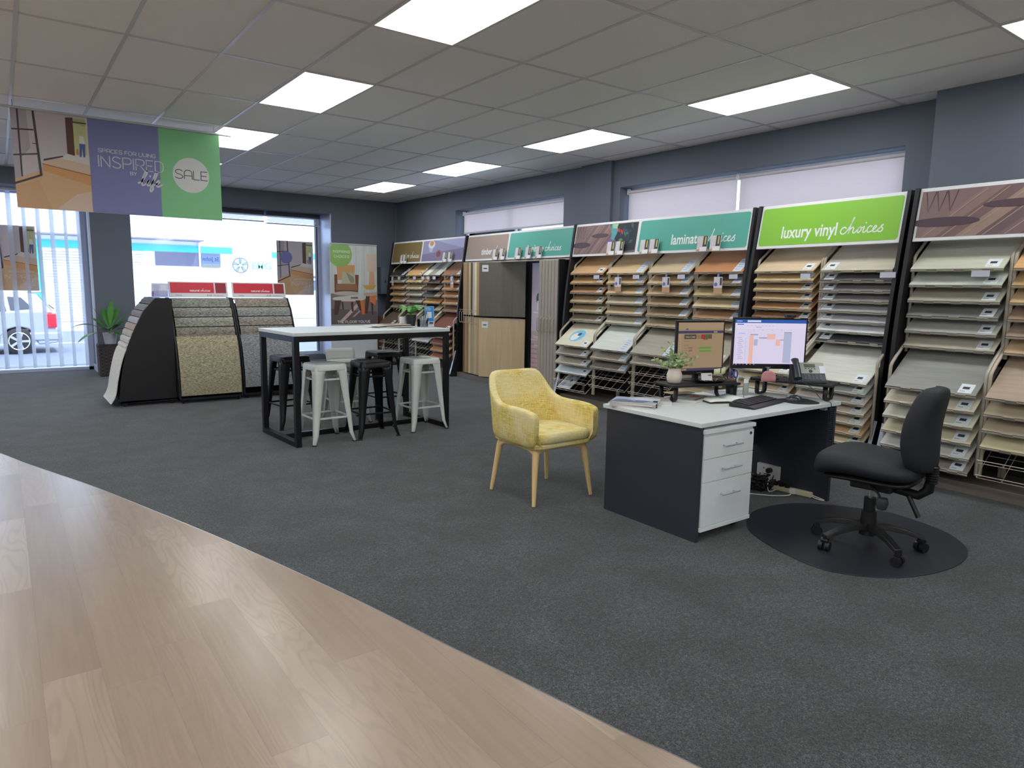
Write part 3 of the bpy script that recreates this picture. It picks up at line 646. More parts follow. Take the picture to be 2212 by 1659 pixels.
# ---- sign art
def sign_color(x0, x1, rgb, words, wx, sz=.105):
    def f_(par, w_, h):
        a = Art(0, 0, 1, 1, .001)
        z = a.up(); ki = a.mi(rgb, .4, 1.0); a.b.poly(rrect(x0*w_+.02, x1*w_-.02, .028, h-.028, .025), z, ki)
        z = a.up(); kw = a.mi((235, 240, 238), .4, 1.0)
        sw = scriptw('choices', sz*.52)
        xe = wx*w_
        tw = text(a.b, words, xe, .095, sz*.98, z, kw, .018, sx=.80)
        script(a.b, 'choices', xe+tw+.03, .10, sz*.50, .010, z, kw)
        a.build('sign_panel', par)
    return f_
def sign_photo(x0, x1, kind):
    def f_(par, w_, h):
        X0, X1 = x0*w_+.02, x1*w_-.02
        a = Art(X0, .028, X1-X0, h-.056, .001)
        if kind == 'floor' or kind == 'floor2':
            a.rect(0, 1, 0, 1, (124, 102, 100))
            random.seed(5 if kind == 'floor' else 9)
            for k in range(-5, 14):
                xa = k*.09
                c = random.choice([(112,90,90),(132,108,104),(146,122,112),(116,94,94),(102,82,86)])
                pts = [(xa,0),(xa+.09,0),(xa+.09+.28,1),(xa+.28,1)]
                pts = [(min(1, max(0, p)), q) for p, q in pts]
                if pts[1][0]-pts[0][0] > .001 or pts[2][0]-pts[3][0] > .001:
                    if pts[0][0] == 0 and pts[1][0] == 0: continue
                    a.poly(pts, c)
            z = a.up(); kk = a.mi((165, 140, 124))
            for k in range(0, 10):
                xa = k*.09+.03; a.b.ribbon([a.P((xa, 0)), a.P((min(.99, xa+.26), .96))], .006, z, kk)
            a.poly(circ(.12, .32, .16, 24, .10), (74, 56, 66)); a.poly(circ(.42, .62, .14, 24, .08), (80, 62, 70))
            z = a.up(); kb = a.mi((45, 40, 42))
            for xa in (.02, .07, .12): a.b.ribbon([a.P((xa, .97)), a.P((xa+.02, .55)), a.P((xa+.045, .97))], .006, z, kb)
            if kind == 'floor':
                a.poly([(.56,.98),(.995,.98),(.995,.08),(.84,.05),(.72,.25),(.66,.5)], (36, 44, 52))
                random.seed(3)
                for k in range(16):
                    cx, cy = random.uniform(.70, .95), random.uniform(.3, .9); an = random.uniform(0, 3)
                    a.poly([(cx+.035*math.cos(an), cy+.13*math.sin(an)), (cx+.02*math.cos(an+1.6), cy+.05*math.sin(an+1.6)), (cx-.035*math.cos(an), cy-.13*math.sin(an)), (cx+.02*math.cos(an-1.6), cy+.05*math.sin(an-1.6))], random.choice([(60,110,80),(50,95,85),(190,50,50),(70,130,90),(40,60,90)]))
                a.poly([(.58,.97),(.68,.97),(.70,.7),(.66,.45),(.64,.32),(.60,.36),(.61,.6)], (80, 150, 160))
                a.poly([(.53,.36),(.60,.50),(.66,.42),(.65,.30)], (110, 90, 140)); a.poly([(.60,.98),(.70,.98),(.68,.82),(.62,.84)], (150, 190, 150))
            if kind == 'floor2':
                a.poly([(.60,.40),(.63,.36),(.66,.22),(.62,.10),(.59,.2)], (120, 100, 150)); a.rect(.62, .66, .5, .97, (70, 140, 145))
        if kind == 'cups':
            a.rect(0, 1, 0, 1, (142, 140, 170)); a.poly([(0,0),(1,0),(1,.55),(0,.35)], (120, 112, 142)); a.poly([(.3,1),(1,1),(1,.55)], (160, 162, 195))
            a.poly(circ(.22, .80, .085, 20, .19), (200, 205, 215)); a.poly(circ(.22, .86, .05, 20, .12), (190, 140, 70)); a.poly([(.17,.62),(.27,.62),(.25,.45),(.19,.45)], (175, 175, 200))
            a.poly(circ(.42, .30, .09, 20, .24), (150, 110, 130)); a.poly(circ(.42, .33, .055, 20, .15), (110, 75, 80))
        a.build('sign_picture', par)
    return f_
# ---- rack 1 (farthest)
F1 = rackframe(6.055, 12.22, 6.045, 9.62); R1 = rack('farthest tall black display rack of timber samples, in the corner under the olive sign', F1, .65, 4,
    [sign_color(0, .45, (128, 108, 62), 'timber', .155, .10), sign_photo(.45, 1, 'cups')], None)
G1 = 'floor sample boards on the farthest rack'
c1 = [[(50,48,46),(152,148,132),(185,132,78),(190,150,98),(190,142,88),(160,140,115)],
      [(208,160,96),(200,172,122),(202,178,138),(178,168,155),(172,156,142),(160,148,132)],
      None, [(142,98,70),(178,122,78),(182,128,80),(178,125,76),(180,130,82),(140,96,70)]]
sm = [[(205,200,195),(150,142,132),(190,188,180)],[(190,140,90),(62,50,52),(110,78,66)],[(120,95,74),(105,84,70),(150,142,132)],[(95,98,98),(72,74,78),(172,150,128)],[(205,160,90),(200,150,88),(180,125,72)],[(52,50,54),(52,50,54),(178,164,140)]]
def nm(rk, i, j, n, c, colw, sign): return '%s sample board, %s tier of the %s column of the %s' % (cname(c), ORD[j] if j < len(ORD) else 'lowest', colw, sign)
CW4 = ['leftmost', 'second', 'third', 'rightmost']
for i in range(4):
    x = i*.65+.03
    for j in range(6):
        if c1[i] is None:
            for k in range(3):
                c = sm[j][k]; board(F1, x+k*.197, 0, UZ[j], .187, c, 'narrow %s sample strip, %s of three on %s tier, third column, farthest rack' % (cname(c), ['left', 'middle', 'right'][k], ORD[j]), G1, lbl=None)
        else: board(F1, x, 0, UZ[j], .59, c1[i][j], nm(1, i, j, 6, c1[i][j], CW4[i], 'farthest rack'), G1, lbl='tall' if i == 0 else 'small')
low1 = [[(92,76,64)], [(132,120,98)], [(138,124,98),(182,172,168),(184,176,174)], [(116,66,54),(104,60,52),(128,76,58),(176,120,76),(142,84,62)]]
for i in range(4):
    x = i*.65+.03
    for j, c in enumerate(low1[i]):
        jj = j if i != 2 or j == 0 else j
        board(F1, x, -.23, LZ[jj], .59, c, 'lower %s sample board, %s from the lower top, %s column, farthest rack' % (cname(c), ORD[j] if j else 'first', CW4[i]), G1, lbl='tall' if i == 2 else 'small')
    for j in range(len(low1[i]), 5): wires(R1, x, .58, LZ[j])
# ---- rack 3 (laminate)
F3 = rackframe(5.975, 6.88, 5.975, 4.22)
R3 = rack('long black display rack of laminate samples under the teal laminate sign', F3, .665, 4, [sign_photo(0, .425, 'floor'), sign_color(.425, 1, (86, 172, 156), 'laminate', .62, .115)], None)
c3 = [[(186,142,96),(184,144,94),(160,118,84),(176,148,108),(174,150,112),(136,124,106)],
      [(190,160,118),(180,150,106),(188,160,116),(178,164,142),(186,162,126),(170,162,144)],
      [(188,164,130),(180,152,116),(172,144,110),(152,126,94),(144,122,96),(160,142,116)],
      [(176,118,70),(132,112,86),(172,150,106),(190,170,130),(158,118,88),(160,140,112)]]
low3 = [[(196,190,170),(146,136,128),(166,158,144),(184,192,204)], [(190,194,190),(150,138,124),(118,110,100)], [(148,140,130),(156,148,138)], [(150,138,124),(160,148,134),(176,160,140),(188,170,140)]]
G3 = 'laminate sample boards on the teal signed rack'
for i in range(4):
    x = i*.665+.03
    for j in range(6): board(F3, x, 0, UZ[j], .605, c3[i][j], nm(3, i, j, 6, c3[i][j], CW4[i], 'teal laminate rack'), G3, lbl='small' if i == 0 else 'tall')
    for j, c in enumerate(low3[i]):
        o = board(F3, x, -.23, LZ[j], .605, c, 'lower %s laminate board, %s from the lower top, %s column of teal rack' % (cname(c), ORD[j] if j else 'first', CW4[i]), G3, lbl='small' if i in (0, 3) else 'tall')
        if i == 0 and j == 0:
            a = Art(0, 0, 1, 1, .0122); a.poly(circ(.27, .19, .125, 28, .11), (110, 190, 225)); a.poly(circ(.24, .17, .07, 16, .07), (225, 222, 212)); a.poly(circ(.29, .22, .035, 12, .03), (60, 60, 70)); z = a.up()
            a.b.ribbon([(.32, .15), (.37, .19), (.34, .24)], .008, z, a.mi((80, 130, 180))); s_ = a.build('round_sticker', o); s_['label'] = 'round blue sticker with a white shape'
    for j in range(len(low3[i]), 5 if i else 6): wires(R3, x, .60, LZ[j] if j > 3 or i else LZ[j])
# ---- rack 4 (luxury vinyl)
F4 = rackframe(5.945, 4.13, 5.815, 2.70)
R4 = rack('black display rack of vinyl samples under the lime green luxury vinyl sign', F4, .72, 2, [sign_color(0, 1, (134, 196, 62), 'luxury vinyl', .19, .115)], None)
U4 = [1.640, 1.553, 1.466, 1.380, 1.293, 1.206, 1.119, 1.032]; L4 = [.713, .629, .545, .461, .376, .290, .205]
c4 = [[(190,166,136),(196,164,116),(180,148,108),(186,152,112),(168,124,84),(132,94,66),(160,132,104),(150,126,104)], [(180,170,154),(84,82,88),(112,106,110),(124,118,120),(146,144,150),(166,164,174),(198,198,208),(58,58,64)]]
low4 = [[(180,166,150),(190,176,158),(196,178,152),(170,150,126),(176,160,140),(160,146,128)], [(190,190,184),(150,152,150),(166,156,150),(186,170,154),(192,176,158),(188,152,108),(198,180,150)]]
G4 = 'vinyl sample boards on the lime green signed rack'
for i in range(2):
    x = i*.72+.035
    for j in range(8): board(F4, x, 0, U4[j], .65, c4[i][j], '%s vinyl sample board, %s tier of the %s column under the lime sign' % (cname(c4[i][j]), ORD[j], ['left', 'right'][i]), G4, lbl='left' if i else 'small')
    for j, c in enumerate(low4[i]): board(F4, x, -.23, L4[j], .65, c, 'lower %s vinyl board, %s of the lower stack, %s column under lime sign' % (cname(c), ORD[j], ['left', 'right'][i]), G4, lbl='small')
# ---- rack 5 (nearest)
F5 = rackframe(5.765, 2.60, 5.70, .0)
R5 = rack('nearest black display rack of pale samples under the dark timber floor picture', F5, .695, 3, [sign_photo(0, .62, 'floor2'), sign_color(.62, 1, (134, 196, 62), 'luxury vinyl', .66, .08)], None)
c5 = [[(178,178,164),(182,186,178),(152,148,134),(112,112,114),(150,150,146),(162,156,142)], [(192,144,90),(162,130,86),(178,146,104),(134,110,90),(140,120,106),(176,146,112)], [(170,150,120)]*6]
low5 = [[(128,128,126),(178,168,152),(180,180,164),(186,176,148),(170,168,168),(130,118,110)], [(156,136,120),(166,150,128),(156,140,120),(192,182,146)], [(170,150,120)]]
G5 = 'sample boards on the nearest rack'
for i in range(3):
    x = i*.695+.03
    ww = ['left', 'middle', 'right'][i]
    for j in range(6): board(F5, x, 0, UZ[j], .635, c5[i][j], '%s sample board, %s tier of the %s column of the nearest rack' % (cname(c5[i][j]), ORD[j], ww), G5)
    for j, c in enumerate(low5[i]): board(F5, x, -.23, LZ[j], .635, c, 'lower %s sample board, %s of the lower stack, %s column, nearest rack' % (cname(c), ORD[j], ww), G5)
    for j in range(len(low5[i]), 6): wires(R5, x, .63, LZ[j], n=5)
# ---- rack 2 (swing panels)
F2 = rackframe(6.06, 9.60, 5.985, 6.90)
L2, rz2, w2 = F2
t = R2 = thing('swing_panel_rack', 'black rack of tall hinged floor panels under the beige timber and teal laminate signs', 'display rack', L2, rz2)
B().prism(side_prof, -.01, .01, 'x').build('side_panel', BLK, t)
B().box(2.565, 2.58, -.06, .43, .08, 1.84).build('end_panel', BLK, t)
B().box(0, w2-.02, .39, .40, .05, 2.12).build('back_panel', mat((34, 34, 38), .7, k=1), t)
B().box(0, w2, -.10, .45, 0, .075).build('plinth', PLN, t, bevel=.003)
hd = B().box(0, w2-.025, 0, .416, -.012, 0).build('header_board', WHT, t, loc=(0, .045, 1.865), rot=(math.atan2(.41, .07), 0, 0), bevel=.004)
sign_color(0, .445, (160, 142, 130), 'timber', .175, .10)(hd, w2-.025, .416); sign_color(.445, 1, (86, 172, 156), 'laminate', .63, .105)(hd, w2-.025, .416)
B().tube([(.02, .05, 1.84), (w2-.04, .05, 1.84)], .012, 6).build('hanging_rail', BEI, t)
def page(x0, y0, x1, y1, z0, z1, rgb, th=.022, label=None, frame=True, tagz=None, k2=None, nm_='hinged_panel'):
    """upright panel from front edge (x0,y0) to hinge (x1,y1), rack frame"""
    d = Vector((x1-x0, y1-y0)); ln = d.length
    o = B()
    r = B()
    m_ = wood(rgb, plank=.19, gx=1.5, gy=30)
    o.box(z0, z1, 0, ln, -th/2, th/2)
    Mw = Matrix.Translation(L2) @ Matrix.Rotation(rz2, 4, 'Z') @ Matrix.Translation((x1, y1, 0)) @ Matrix(((0, -d.x/ln, d.y/ln, 0), (0, -d.y/ln, -d.x/ln, 0), (1, 0, 0, 0), (0, 0, 0, 1)))
    q = o.build(nm_, m_, None, bevel=.0015, bseg=1)
    if frame: B().box(z1, z1+.012, 0, ln, -th/2-.003, th/2+.003).build('edge_frame', BEI, q)
    if tagz is not None: B().box(tagz-.10, tagz, ln-.15, ln-.05, th/2, th/2+.002).box(tagz-.06, tagz-.045, ln-.13, ln-.07, th/2+.002, th/2+.003, 1).build('price_label', [WHT, LB2], q)
    q.matrix_world = Mw
    return tag(q, label, 'sample panel', 'hinged floor panels in the swing rack')
strip = [(176,128,76),(150,138,120),(150,120,90),(192,170,132),(90,72,58),(176,168,150),(206,200,188),(186,146,96)]
strip2 = [(120,84,62),(168,140,104),(150,116,84),(196,178,146),(176,150,112),(160,152,142),(188,168,134),(178,150,112)]
for k in range(8):
    fx0, fy0 = .20+k*.066, -.10-.005*k; hx, hy = .52+k*.098, .33
    page(fx0, fy0, hx, hy, 1.02, 1.83, strip[k], .024, 'upper %s floor panel seen edge-on, %s from the left in the swing rack' % (cname(strip[k]), ORD[k].replace('top', 'first')), True)
    page(fx0, fy0, hx, hy, .10, .98, strip2[k], .024, 'lower %s floor panel seen edge-on, %s from the left in the swing rack' % (cname(strip2[k]), ORD[k].replace('top', 'first')), True)
page(.76, -.15, 1.37, .28, 1.02, 1.83, (92, 88, 82), .022, 'wide dark grey-brown oak floor panel facing the room, upper swing rack', True, 1.79)
page(.76, -.15, 1.37, .28, .09, .98, (184, 160, 126), .022, 'wide light knotty oak floor panel facing the room, lower swing rack', True, .94)
hb = B()
for k in range(7): hb.tube([(.18+k*.07, -.13, 1.08), (.18+k*.07, -.16, 1.06), (.18+k*.07, -.16, .92), (.18+k*.07, -.13, .90)], .004, 5)
for zz in (.90, 1.10): hb.tube([(.14, -.13, zz), (.72, -.17, zz)], .004, 5)
hb.build('wire_guard', BEI, t)
# pinkish poster board behind
a = Art(0, 0, .5, 1.72, .001); a.rect(0, 1, 0, 1, (196, 170, 168)); a.rect(0, 1, .58, 1, (206, 196, 214)); a.rect(0, 1, .42, .58, (200, 190, 205))
for k in range(9): a.rect(0, 1, .02+k*.04, .03+k*.04, random.choice([(180,140,136),(206,180,176),(214,196,192)]))
a.poly(circ(.35, .70, .12, 14, .05), (70, 80, 70)); a.rect(.28, .42, .60, .68, (225, 225, 228)); a.rect(.1, .9, .575, .585, (235, 232, 235))
z = a.up(); kw = a.mi((235, 225, 222)); text(a.b, 'Design', .05, .62, .045, z, kw, .01); text(a.b, 'your', .08, .50, .04, z, kw, .01)
q = B().box(0, .5, 0, 1.72, -.02, 0).build('poster_board', WHT, None); a.build('poster_print', q)
q.matrix_world = Matrix.Translation(L2) @ Matrix.Rotation(rz2, 4, 'Z') @ Matrix.Translation((1.42, .36, .10)) @ Matrix.Rotation(rad(0), 4, 'Z') @ Matrix.Rotation(PI/2, 4, 'X')
tag(q, 'pink-toned floor poster board between the wide panels and the closed taupe panels', 'poster')
TP = (150, 142, 128)
for k in range(6):
    x = 2.12+k*.078
    q = B().box(x-.032, x+.032, -.02-.006*k, .40, .09, 1.83).build('closed_panel_frame', mat((168, 160, 144), .5, k=1.0), None, bevel=.004)
    B().tube([(x-.025, -.02-.006*k, 1.06), (x-.025, -.045-.006*k, 1.04), (x-.025, -.045-.006*k, .88), (x-.025, -.02-.006*k, .86)], .007, 6).build('handle', BEI, q, smooth=40)
    q.location = L2; q.rotation_euler = (0, 0, rz2)
    tag(q, 'closed taupe panel frame with a bar handle, %s from the left in the bundle' % ORD[k].replace('top', 'first'), 'panel frame', 'closed taupe panels in the swing rack')
# ---- leaflets standing on the header ledges, hanging tags and ticket strips
def leaflet(F, x, dz=0, label='', s=1.0):
    L, rz, _ = F; d0 = dz
    a = Art(-.062, 0, .124, .16, .001); a.rect(0, 1, 0, 1, (200, 196, 200)); a.rect(.55, .98, .3, 1, (60, 62, 58)); a.rect(.72, .84, .45, .95, (200, 190, 90)); a.rect(.86, .94, .4, .85, (70, 80, 130)); a.poly([(0,0),(1,0),(1,.2),(0,.12)], (190, 150, 120)); a.rect(.3, .98, 0, .28, (225, 222, 225))
    o = B().box(-.062, .062, 0, .16, -.004, 0).add([(-.05,0,-.03),(.05,0,-.03),(.05,.15,-.005),(-.05,.15,-.005)], [(0,1,2,3)]).build('leaflet', WHT, None)
    a.build('cover_print', o)
    o.matrix_world = Matrix.Translation(L) @ Matrix.Rotation(rz, 4, 'Z') @ Matrix.Translation((x, .005, 1.868+dz)) @ Matrix.Rotation(rad(6*s), 4, 'Z') @ Matrix.Rotation(rad(80), 4, 'X')
    tag(o, label, 'leaflet', 'leaflets standing along the rack signs'); return o
for F, w_, lst in ((F1, 2.6, [(.50,'left of the pair on the olive sign'),(.61,'right of the pair on the olive sign'),(2.05,'left of the pair on the coffee cup picture'),(2.22,'right of the pair on the coffee cup picture')]),
    (F2, 2.7, [(.93,'left of the pair on the beige timber sign'),(1.12,'right of the pair on the beige timber sign'),(1.52,'first of three on the farther teal sign'),(1.77,'middle of three on the farther teal sign'),(2.02,'last of three on the farther teal sign')]),
    (F3, 2.66, [(.735,'left of the pair on the dark floor picture'),(.88,'right of the pair on the dark floor picture'),(1.28,'left of the pair beside the word laminate'),(1.425,'right of the pair beside the word laminate'),(2.10,'left of the pair over the script word on the teal sign'),(2.265,'right of the pair over the script word on the teal sign')])):
    for x, wd in lst: leaflet(F, x, 0, 'small folded leaflet, '+wd, .6)
def ticket(F, x, z, w_, h_, label, printed=False, y=-.02):
    L, rz, _ = F
    o = B().box(-w_/2, w_/2, -h_, 0, -.002, 0).build('hanging_tag' if printed else 'ticket_strip', mat((205, 206, 222), .4, k=1.05), None)
    if printed:
        a = Art(-w_/2, -h_, w_, h_, .0005); a.rect(0, 1, 0, 1, (214, 210, 216)); a.rect(0, 1, 0, .35, (196, 156, 124)); a.poly(circ(.25, .55, .2, 14, .12), (110, 120, 185)); a.rect(.72, .95, .5, .95, (60, 62, 70)); a.build('tag_print', o)
        B().box(-.012, .012, 0, .03, -.002, .001).build('tag_clip', mat((120, 130, 190), .4), o)
    o.matrix_world = Matrix.Translation(L) @ Matrix.Rotation(rz, 4, 'Z') @ Matrix.Translation((x, y, z)) @ Matrix.Rotation(PI/2, 4, 'X')
    tag(o, label, 'tag', 'small tags hanging from the sample trays')
for i, cn_ in ((1, 'second'), (2, 'third'), (3, 'rightmost')): ticket(F3, i*.665+(.25, .33, .36)[i-1], 1.60, .105, .17, 'picture tag hanging from the top board of the %s column, teal laminate rack' % cn_, True)
for i in range(4): ticket(F3, i*.665+.54, 1.625, .10, .045, 'white ticket strip under the top board, %s column of teal rack' % CW4[i])
ticket(F1, .18, 1.62, .08, .16, 'picture tag hanging in the leftmost column of the farthest rack', True); ticket(F1, 2.35, 1.62, .09, .18, 'picture tag hanging in the rightmost column of the farthest rack', True)
for k, x in enumerate((.45, 1.05, 1.36, 1.55, 1.76)): ticket(F1, x, 1.625, .10, .05, 'white ticket strip under the top boards of the farthest rack, %s from left' % ORD[k].replace('top', 'first'))
ticket(F4, .62, 1.625, .10, .045, 'white ticket strip under the top board, left column of lime rack'); ticket(F4, 1.38, 1.63, .13, .045, 'white ticket strip under the top board, right column of lime rack')
ticket(F5, .53, 1.635, .12, .045, 'white ticket strip under the top board of the nearest rack')
# brochure lying in the wire tray
a = Art(0, 0, .22, .24, .0005); a.rect(0, 1, 0, 1, (196, 200, 208)); a.poly([(0,0),(.35,0),(.55,1),(.2,1)], (160, 165, 172)); a.poly(circ(.65, .55, .12, 14, .12), (80, 60, 60)); a.rect(.1, .9, .04, .1, (225, 228, 232))
o = B().box(-.01, .23, -.01, .25, -.012, 0).build('magazine', WHT, None); a.build('cover_print', o)
o.matrix_world = Matrix.Translation(F3[0]) @ Matrix.Rotation(F3[1], 4, 'Z') @ Matrix.Translation((.09, -.215, .20)) @ Matrix.Rotation(TILT, 4, 'X')
tag(o, 'pale magazine lying in the bottom wire tray, left end of teal laminate rack', 'magazine')
# ================================================================ FURNITURE
INK = mat((24, 24, 28), .42, k=1.0); INKM = mat((30, 30, 34), .35, .3, k=1.0); TOPW = mat((214, 222, 222), .35, k=1.06); DKP = mat((46, 50, 60), .55, k=1.0)
# ---- dry bar
t = thing('bar_table', 'tall white-topped bar table with a black square-tube frame', 'table', (2.855, 6.49, 0), rad(3.2))
B().box(-.83, .83, -.43, .43, 1.002, 1.032).build('tabletop', TOPW, t, bevel=.002)
w5 = .05
for sx in (-1, 1):
    for sy in (-1, 1): B().box(sx*.80-.025, sx*.80+.025, sy*.40-.025, sy*.40+.025, 0, 1.0).build('leg', INKM, t, bevel=.002)
    B().box(sx*.80-.025, sx*.80+.025, -.375, .375, 0, w5).build('bottom_rail', INKM, t, bevel=.002)
    B().box(sx*.80-.025, sx*.80+.025, -.375, .375, .95, 1.0).build('top_rail', INKM, t, bevel=.002)
    B().box(-.775, .775, sx*.40-.025, sx*.40+.025, .95, 1.0).build('top_rail', INKM, t, bevel=.002)
B().box(-.775, .775, -.025, .025, 0, w5).build('bottom_rail', INKM, t, bevel=.002)
# ---- stools
def stool(matx, label, loc, rz=0, back=False, H=.735):
    t = thing('metal_stool', label, 'stool', loc, rz, 'metal stools around the bar table')
    s = .155
    b = B(); P0 = rrect(-s, s, -s, s, .045, 5)
    lev = [(1.04, H-.055), (1.03, H-.012), (.98, H-.002), (.93, H), (.80, H-.004)]
    vs = []; n = len(P0)
    for k, z in lev: vs += [(x*k, y*k, z) for x, y in P0]
    fs = [(i*n+k, i*n+(k+1) % n, (i+1)*n+(k+1) % n, (i+1)*n+k) for i in range(len(lev)-1) for k in range(n)]
    # dished top with hand slot
    hs = [(.045*math.cos(2*PI*k/n)*(1.0), .016*math.sin(2*PI*k/n), H-.008) for k in range(n)]
    off = min(range(n), key=lambda q: abs(math.atan2(P0[q][1], P0[q][0])))
    hs = [hs[(k-off) % n] for k in range(n)]
    m0 = len(vs); vs += hs; L4_ = (len(lev)-1)*n
    fs += [(L4_+k, L4_+(k+1) % n, m0+(k+1) % n, m0+k) for k in range(n)]
    m1 = len(vs); vs += [(x, y, H-.03) for x, y, z in hs]; fs += [(m0+k, m0+(k+1) % n, m1+(k+1) % n, m1+k) for k in range(n)]
    fs.append(tuple(m1+k for k in range(n)))
    b.add(vs, fs); b.build('seat', matx, t, smooth=50)
    for sx in (-1, 1):
        for sy in (-1, 1):
            prof = [(.95, .98, H-.03, .11), (.97, 1.0, H-.09, .085), (1.08, 1.10, H*.5, .060), (1.20, 1.22, .09, .040), (1.32, 1.34, .006, .024)]
            lb = B(); rows = []
            for k1, k2, z, wd in prof:
                cx, cy = sx*s*1.03*k1, sy*s*1.03*k1; r_ = .014
                rows.append([(cx-sx*wd, cy, z), (cx-sx*wd*.5, cy+sy*.002, z), (cx-sx*r_, cy, z), (cx-sx*r_*.3, cy-sy*r_*.3, z), (cx, cy-sy*r_, z), (cx+sx*.002, cy-sy*wd*.5, z), (cx, cy-sy*wd, z)])
            lb.grid(rows); lg = lb.build('leg', matx, t, smooth=60, solid=.004)
            f_ = s*1.03*1.32; B().box(sx*f_-sx*.03 if sx > 0 else sx*f_-.004, sx*f_+.004 if sx > 0 else sx*f_+.03, sy*f_-.03 if sy > 0 else sy*f_-.004, sy*f_+.004 if sy > 0 else sy*f_+.03, 0, .012).build('foot_pad', mat((50, 50, 52), .7), lg)
    r1 = s*1.03*1.12
    for z, rr_, w_ in ((.24, s*1.03*1.165, .008), (H-.14, s*1.03*.98, .006)):
        for a in range(4):
            M_ = Matrix.Rotation(a*PI/2, 4, 'Z')
            B().box(-rr_+.01, rr_-.01, -rr_+.012-w_/2, -rr_+.012+w_/2, z-.009, z+.009, 0, M_).build('footrest_bar' if z < .4 else 'upper_brace', matx, t, bevel=.002)
    if back:
        rows = []
        for z, k in ((H-.05, 1.0), (H+.02, 1.03), (H+.08, 1.06), (H+.115, 1.06)):
            hw = s*k*(1 if z < H+.1 else .86)
            rows.append([(hw*q, s*1.03*k+.03-.04*q*q+.03*(z-H)/.1*.4, z) for q in (-1, -.8, -.4, 0, .4, .8, 1)])
        B().grid(rows).build('low_backrest', matx, t, smooth=60, solid=.006)
    return t
SW = mat((205, 210, 206), .4, k=1.08); SB = mat((28, 29, 34), .32, .35, k=1.0)
stool(SW, 'white metal stool at the near left, in front of the bar table', (2.40, 6.20, 0), rad(2))
stool(SB, 'black metal stool between the two near white stools', (2.865, 6.20, 0), rad(-2))
stool(SW, 'white metal stool at the near right of the bar table', (3.435, 6.25, 0), rad(2))
stool(SB, 'black metal stool behind the left frame of the bar table', (2.36, 7.05, 0), rad(6))
stool(SW, 'white metal stool with a low back on the far side of the bar table', (2.935, 6.98, 0), rad(-4), True, .66)
stool(SB, 'black metal stool on the far right side of the bar table', (3.42, 7.06, 0), rad(3))
# ---- things on the bar table
TZ = 1.032
def fern(parent, n, L_, mt, seed):
    random.seed(seed)
    for k in range(n):
        a = 2*PI*k/n+random.uniform(-.2, .2); ln = L_*random.uniform(.75, 1.1); b = B(); rach = []
        for i in range(9):
            s_ = i/8; r_ = ln*s_; z = ln*(2.2*s_-1.9*s_*s_)
            rach.append(Vector((r_*math.cos(a), r_*math.sin(a), z)))
        b.tube(rach, .0015, 4)
        for i in range(1, 9):
            for sd in (-1, 1):
                w_ = ln*.24*math.sin(PI*min(1, (i+.8)/10))+.004
                d_ = Vector((-math.sin(a)*sd, math.cos(a)*sd, 0)); fw = (rach[i]-rach[i-1]).normalized()
                for h_ in (0, .5):
                    p = rach[i-1].lerp(rach[i], h_); q = p+d_*w_+fw*w_*.35+Vector((0,0,-w_*.2))
                    b.add([p-fw*.006, p.lerp(q, .5)-fw*.008, q, p.lerp(q, .5)+fw*.008, p+fw*.004], [(0,1,2,3,4)])
        b.build('frond', mt, parent, loc=(0, 0, .12), solid='flat')
GRN = mat((104, 168, 84), .5, k=1.1, var=.25, bscale=40)
t = thing('potted_fern', 'small green fern in a black pot on the bar table', 'potted plant', (3.50, 6.56, TZ))
B().lathe([(0, 0), (.042, 0), (.058, .115), (.060, .125), (.054, .125), (.05, .10), (0, .10)], seg=24).build('pot', mat((34, 34, 38), .4), t, smooth=40)
fern(t, 9, .165, GRN, 4)
t = thing('cup', 'white cup behind the fern pot on the bar table', 'cup', (3.46, 6.66, TZ)); B().lathe([(0,0),(.035,0),(.042,.10),(.039,.10),(.033,.01),(0,.01)]).build('bowl', WHT, t, smooth=40)
t = thing('brochure_sleeve', 'clear plastic holder with rolled leaflets beside the fern pot', 'holder', (3.605, 6.50, TZ))
B().box(-.05, .05, -.03, .03, 0, .004).box(-.05, .05, -.03, -.027, 0, .07).box(-.05, .05, .027, .03, 0, .11).box(-.05, -.047, -.03, .03, 0, .08).box(.047, .05, -.03, .03, 0, .08).build('holder_body', glassy(.4, (.9, .92, .95)), t)
for k in range(4): B().tube([(-.03+.018*k, .0, .006), (-.035+.028*k, -.01, .10+.01*k)], .007, 8).build('rolled_leaflet', mat((200, 202, 210) if k % 2 else (150, 155, 165), .4), t)
t = thing('blue_sign_card', 'small blue upright card on a white base, right end of the bar table', 'sign', (3.70, 6.52, TZ), rad(-32))
o = B().box(-.05, .05, -.004, .004, 0, .215).box(-.05, .05, -.03, .03, 0, .004).build('card', WHT, t)
a = Art(-.05, 0, .10, .215, .0045); a.rect(.02, .98, .25, .99, (46, 140, 205)); z = a.up(); kw = a.mi((235, 240, 245), k=1)
for i, s_ in enumerate(('INTEREST', 'FREE TERMS', 'AVAILABLE')): text(a.b, s_, -.043, .195-.013*i, .0085, z, kw, .015)
a.rect(.26, .74, .42, .72, (225, 228, 230))
a.poly(circ(.25, .17, .13, 14, .045), (50, 55, 65)); a.rect(.5, .92, .13, .21, (60, 65, 72)); a.rect(.15, .85, .09, .10, (120, 125, 135))
a.build('card_print', t, rot=(PI/2, 0, 0))
def flatbook(nm_, label, cat, loc, rz, w_, d_, h_, cover, pages=True, grp=None, art=None, par_cols=None):
    t = B().box(-w_/2, w_/2, -d_/2, d_/2, 0, h_).build(nm_, mat((205, 202, 196), .6), None, loc=loc, rot=(0, 0, rz)); tag(t, label, cat, grp)
    a = Art(-w_/2, -d_/2, w_, d_, h_); a.rect(0, 1, 0, 1, cover)
    if art: art(a)
    a.build('cover', t); return t
